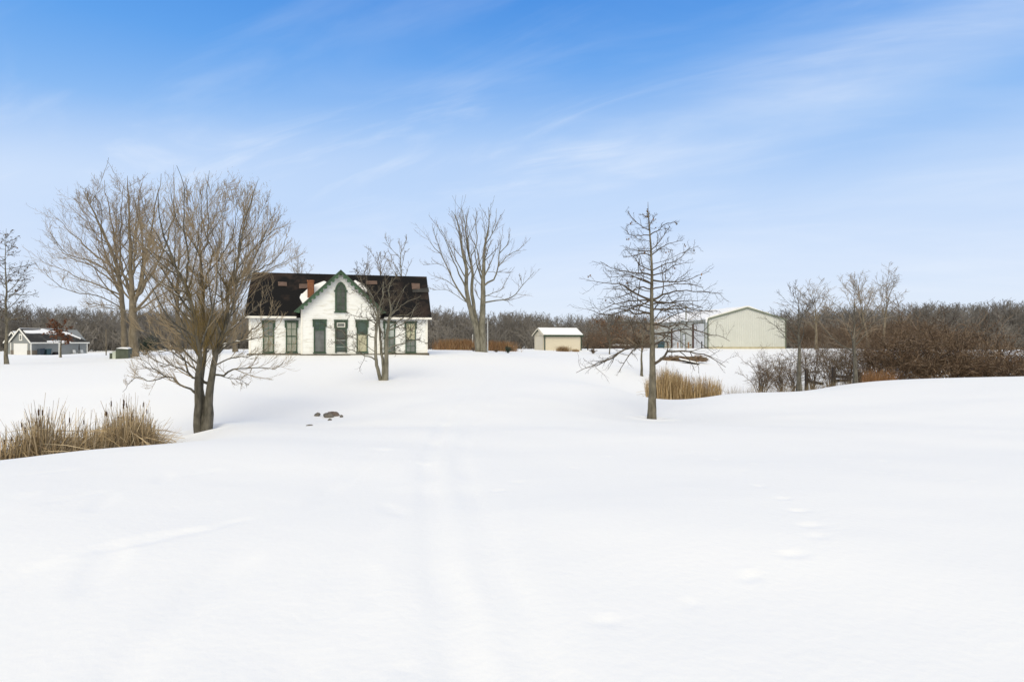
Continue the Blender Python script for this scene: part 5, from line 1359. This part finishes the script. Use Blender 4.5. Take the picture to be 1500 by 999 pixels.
    # dark evergreen seedling and small weeds
    for (px, d, h, w, lab, mm, sd) in ((744, 62, .75, .55, 'small dark evergreen bush in the snow right of the big double trunk', 'dark_green', 1), (869, 70, .6, .3, 'small scraggly weed in the snow right of the shed', 'shrub_dark', 2), (727, 62, .3, .25, 'tiny dark weed tuft between the pale pole and the evergreen bush', 'shrub_dark', 3), (693, 57, .32, .3, 'tiny dark weed tuft at the left foot of the big double trunk', 'shrub_dark', 4)):
        b = np.array(at(px, d)); rg = np.random.default_rng(600 + sd)
        arr = shrub_arrays(rg, b, w, h, 16, K2=7, K3=5, rmin=.012, arch=-.02, r0=.02)
        V, Q = merge([tubes(P - b, R, s_) for P, R, s_ in arr]); o = mesh_np('small_bush', V, Q, mm, loc=b); tag(o, lab, 'bush')
    # lumber under snow beyond the shed
    q = at(916, 104); root = empty('lumber_stack', q, rad(4), 'low stack of lumber capped with snow, beyond the bare oak on the left', 'lumber')
    m = MB()
    for i in range(6):
        for j in range(3): m.box(-2.4 + .13 * ((i * 7 + j * 3) % 4), 2.3 + .1 * ((i + j) % 3), -.9 + i * .3, -.63 + i * .3, -.1 + j * .2, .08 + j * .2)
    m.build('boards', 'bare_board', root); m = MB(); m.hexa([(-2.5, -.95, .49), (2.5, -.95, .49), (2.5, .95, .49), (-2.5, .95, .49), (-2.2, -.7, .75), (2.2, -.7, .72), (2.2, .7, .74), (-2.2, .7, .78)]); m.build('snow_cap', 'roof_snow', root, bevel=.06)
    # brush bank with a tipped plank dock
    rg = np.random.default_rng(77)
    q = np.array(at(1001, 61)); root = empty('brush_pile', q, rad(3), 'long low pile of brown brush on the snowy bank below the barn', 'brush pile')
    n = 420; c = np.stack([rg.uniform(-2.2, 2.3, n), rg.normal(0, .25, n), np.abs(rg.normal(0.12, .22, n))], 1); c[:, 2] *= np.clip(1.15 - (np.abs(c[:, 0]) / 2.6) ** 4, .3, 1)
    a = norm(np.stack([np.ones(n), rg.normal(0, .25, n), rg.normal(0, .12, n)], 1)); ln = rg.uniform(.25, .9, (n, 1))
    P = np.stack([c - a * ln / 2, c + rg.normal(0, .02, (n, 3)), c + a * ln / 2], 1); V, Q = tubes(P, np.tile([.02, .024, .012], (n, 1)) * rg.uniform(.7, 1.8, (n, 1)), 5); mesh_np('sticks', V, Q, 'bramble', root)
    m = MB(); m.tube([(-2.3, .1, .2), (-.5, .12, .26), (1.2, .05, .24), (2.35, 0, .2)], [.2, .24, .24, .22], 12); m.build('log', 'bark_back', root, smooth=False)
    q = np.array(at(1011, 59.3)); root = empty('plank_dock', q, rad(-8), 'dark plank dock tipped on the bank with a white snow cap, against the brush pile', 'dock')
    m = MB(); m.hexa([(-.8, -.5, .22), (.8, -.5, -.22), (.8, .5, -.2), (-.8, .5, .26), (-.8, -.5, .36), (.8, -.5, -.02), (.8, .5, .02), (-.8, .5, .40)]); m.build('deck', 'black', root)
    m = MB(); m.hexa([(-1.0, -.4, .39), (.84, -.42, .0), (.84, .5, .03), (-1.0, .5, .42), (-1.0, -.3, .50), (.7, -.32, .12), (.7, .45, .15), (-1.0, .45, .53)]); m.build('snow_cap', 'roof_snow', root, bevel=.03)
    # fence in front of the shrubs
    q = np.array(at(1202, 32.5)); root = empty('wooden_fence', q, 0, 'old dark wooden post fence half hidden by the shrubs on the right', 'fence')
    def pt(px, py, d): return px3(px, py, d) - q
    tops = [(1181.5, 541, 32), (1221, 538, 32.5), (1259.5, 545, 33)]
    for px, py, d in tops:
        a = pt(px, py, d); b = a.copy(); b[2] = hz(*(a + q)[:2]) - q[2] - .3
        m = MB(); m.bar(b, a, .15, .14); m.build('post', 'old_wood', root)
    for a, b in (((1221.5, 551.5, 32.42), (1259, 553.5, 32.9)), ((1184, 558.5, 31.9), (1206, 562.5, 32.2)), ((1224, 558, 32.4), (1246, 556.5, 32.7))):
        m = MB(); m.bar(pt(*a), pt(*b), .06, .15); m.build('rail', 'old_wood', root)
    # snow-dusted rocks
    for i, (px, py, w, h, dp, mm, lab) in enumerate(((481, 610.5, .26, .17, .2, 'rock', 'grey rock, left one of the close pair poking out of the snow'), (489.5, 608, .33, .18, .24, 'rock_red', 'reddish brown rock, largest of the group in the snow'),
                                        (465, 608.5, .16, .11, .12, 'rock', 'small dark rock apart on the upper left of the group in the snow'), (454, 625, .16, .08, .12, 'rock', 'small flat dark rock lowest and leftmost in the snow'),
                                        (500, 610.6, .09, .07, .08, 'rock', 'tiny rock at the right end of the group'), (483, 615.3, .09, .06, .08, 'rock', 'tiny rock below the close pair'))):
        g = ground(px, py); p = (g[0], g[1], hz(*g))
        bm = bmesh.new(); bmesh.ops.create_icosphere(bm, subdivisions=3, radius=1.0); rg = np.random.default_rng(700 + i)
        dirs = rg.normal(size=(9, 3)); dirs /= np.linalg.norm(dirs, axis=1)[:, None]
        for v in bm.verts:
            c = np.array(v.co); k = min([1.0] + [0.72 / max(1e-3, float(c @ e)) for e in dirs]); v.co = Vector(c * k * (1 + .05 * rg.normal())) 
            v.co = Vector((v.co.x * w * .72, v.co.y * dp * .75, v.co.z * h * .75 + h * .10))
        me = bpy.data.meshes.new('rock'); bm.to_mesh(me); bm.free(); me.materials.append(M[mm]); o = bpy.data.objects.new('rock', me); COL.objects.link(o); o.location = p; o.rotation_euler = (0, rg.uniform(-.2, .2), rg.uniform(-.4, .4)); tag(o, lab, 'rock', 'rocks in the snow')
small_things()

# ------------------------------------------------------------------ sky, sun, camera
SUN_EL, SUN_AZ = rad(40), rad(188)       # azimuth from +Y towards +X: behind the camera
def world():
    w = bpy.data.worlds.new('World'); SC.world = w; w.use_nodes = True
    nt = w.node_tree; nt.nodes.clear(); N = nt.nodes.new; Lk = nt.links.new
    out = N('ShaderNodeOutputWorld'); bg = N('ShaderNodeBackground'); bg.inputs['Strength'].default_value = 0.1
    Lk(bg.outputs[0], out.inputs[0])
    sky = N('ShaderNodeTexSky'); sky.sky_type = 'NISHITA'; sky.sun_disc = False; sky.sun_elevation = SUN_EL; sky.sun_rotation = SUN_AZ; sky.air_density = 1.0; sky.dust_density = 0.4; sky.ozone_density = 2.0
    tc = N('ShaderNodeTexCoord'); sp = N('ShaderNodeSeparateXYZ'); Lk(tc.outputs['Generated'], sp.inputs[0])
    def math_(op, a, b=None):
        m = N('ShaderNodeMath'); m.operation = op
        for i, v in enumerate((a, b)):
            if v is None: continue
            if isinstance(v, (int, float)): m.inputs[i].default_value = v
            else: Lk(v, m.inputs[i])
        return m.outputs[0]
    z = math_('MAXIMUM', sp.outputs['Z'], 0.0)
    ramp = N('ShaderNodeValToRGB'); Lk(z, ramp.inputs[0]); e = ramp.color_ramp.elements
    def lin(r, g, b): return tuple((c / 255 / 12.92) if c / 255 < .04045 else ((c / 255 + .055) / 1.055) ** 2.4 for c in (r, g, b)) + (1,)
    stops = [(0.0, lin(228, 236, 249)), (0.06, lin(221, 232, 249)), (0.12, lin(212, 227, 250)), (0.22, lin(188, 214, 249)), (0.32, lin(132, 184, 243)), (0.41, lin(98, 164, 237)), (0.50, lin(74, 145, 227)), (1.0, lin(45, 108, 205))]
    e[0].position, e[0].color = stops[0]; e[1].position, e[1].color = stops[-1]
    for p, c in stops[1:-1]:
        n = e.new(p); n.color = c
    sc = N('ShaderNodeMix'); sc.data_type = 'RGBA'; sc.blend_type = 'MULTIPLY'; sc.inputs[0].default_value = 1.0; Lk(ramp.outputs[0], sc.inputs[6]); sc.inputs[7].default_value = (9.9, 10.0, 10.1, 1)
    mx = N('ShaderNodeMix'); mx.data_type = 'RGBA'; mx.inputs[0].default_value = 0.93; Lk(sky.outputs[0], mx.inputs[6]); Lk(sc.outputs[2], mx.inputs[7])
    # high thin cloud: position on a flat layer overhead
    den = math_('ADD', z, 0.22)
    u = math_('DIVIDE', sp.outputs['X'], den); v = math_('DIVIDE', sp.outputs['Y'], den)
    cb = N('ShaderNodeCombineXYZ'); Lk(u, cb.inputs[0]); Lk(v, cb.inputs[1])
    def cloud(scale, rot, loc, lo, hi, dist, detail=7, rough=.55):
        mp = N('ShaderNodeMapping'); mp.vector_type = 'TEXTURE'; mp.inputs['Rotation'].default_value = (0, 0, rot); mp.inputs['Scale'].default_value = (1 / scale[0], 1 / scale[1], 1); mp.inputs['Location'].default_value = loc
        Lk(cb.outputs[0], mp.inputs[0])
        n = N('ShaderNodeTexNoise'); n.inputs['Scale'].default_value = 1.0; n.inputs['Detail'].default_value = detail; n.inputs['Roughness'].default_value = rough; n.inputs['Distortion'].default_value = dist
        Lk(mp.outputs[0], n.inputs['Vector'])
        mr = N('ShaderNodeMapRange'); mr.interpolation_type = 'SMOOTHSTEP'; mr.inputs[1].default_value = lo; mr.inputs[2].default_value = hi; Lk(n.outputs['Fac'], mr.inputs[0])
        return mr.outputs[0]
    c1 = cloud((0.42, 1.0, 1), rad(-24), (3.1, 0.6, 0), .42, .74, .7)
    c2 = cloud((1.1, 3.4, 1), rad(-26), (1.7, 4.0, 0), .45, .85, 1.3)
    c3 = cloud((0.5, 1.6, 1), rad(-18), (7.7, 2.5, 0), .46, .76, 1.0)
    # one long veil crossing the sky from the left, lifting towards the right
    up_ = math_('MAXIMUM', math_('SUBTRACT', u, .1), 0.0)
    v0 = math_('SUBTRACT', math_('SUBTRACT', 1.86, math_('MULTIPLY', math_('MULTIPLY', u, u), .06)), math_('MULTIPLY', math_('MULTIPLY', up_, up_), .78))
    dv = math_('DIVIDE', math_('SUBTRACT', v, v0), .30)
    band = math_('EXPONENT', math_('MULTIPLY', math_('MULTIPLY', dv, dv), -1.0))
    band = math_('MULTIPLY', band, math_('ADD', math_('MULTIPLY', c3, .35), math_('ADD', math_('MULTIPLY', c2, .35), .36)))
    tot = math_('ADD', math_('MULTIPLY', c1, .15), math_('MULTIPLY', c2, .13)); tot = math_('ADD', tot, math_('MULTIPLY', c3, .12)); tot = math_('ADD', tot, math_('MULTIPLY', band, .70))
    tot = math_('MINIMUM', tot, .8)
    cm = N('ShaderNodeMix'); cm.data_type = 'RGBA'; Lk(tot, cm.inputs[0]); Lk(mx.outputs[2], cm.inputs[6]); cm.inputs[7].default_value = (8.8, 9.3, 10.0, 1)
    # unseen bright cloud added behind the camera and overhead to whiten the light
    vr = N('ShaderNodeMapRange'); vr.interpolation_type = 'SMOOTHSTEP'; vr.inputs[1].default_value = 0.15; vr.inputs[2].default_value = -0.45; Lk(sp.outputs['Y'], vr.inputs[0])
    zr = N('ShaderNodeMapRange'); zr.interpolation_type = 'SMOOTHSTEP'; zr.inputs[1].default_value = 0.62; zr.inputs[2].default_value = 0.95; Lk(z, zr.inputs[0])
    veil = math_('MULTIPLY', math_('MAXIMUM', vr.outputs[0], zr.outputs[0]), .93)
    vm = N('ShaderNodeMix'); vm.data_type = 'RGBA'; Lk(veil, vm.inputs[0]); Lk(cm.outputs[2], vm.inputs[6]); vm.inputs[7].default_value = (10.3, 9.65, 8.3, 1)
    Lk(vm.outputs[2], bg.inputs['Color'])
world()
ld = bpy.data.lights.new('sun', 'SUN'); ld.energy = 1.5; ld.angle = rad(35); ld.color = (1.0, 0.91, 0.70)
sun = bpy.data.objects.new('sun', ld); COL.objects.link(sun)
dirv = Vector((math.sin(SUN_AZ) * math.cos(SUN_EL), math.cos(SUN_AZ) * math.cos(SUN_EL), math.sin(SUN_EL)))
sun.rotation_euler = dirv.to_track_quat('Z', 'Y').to_euler(); sun.location = dirv * 60

cd = bpy.data.cameras.new('camera'); cam = bpy.data.objects.new('camera', cd); COL.objects.link(cam)
cam.location = (0, 0, CZ); cam.rotation_euler = (math.pi / 2, 0, 0)
cd.sensor_width = 36; cd.lens = F / 1500 * 36; cd.clip_end = 6000; cd.clip_start = 0.05
SC.camera = cam
SC.render.resolution_x, SC.render.resolution_y = 1024, 681
SC.view_settings.view_transform = 'Standard'; SC.view_settings.look = 'None'; SC.view_settings.exposure = 0.04; SC.view_settings.gamma = 1
SC.cycles.max_bounces = 6; SC.cycles.diffuse_bounces = 4
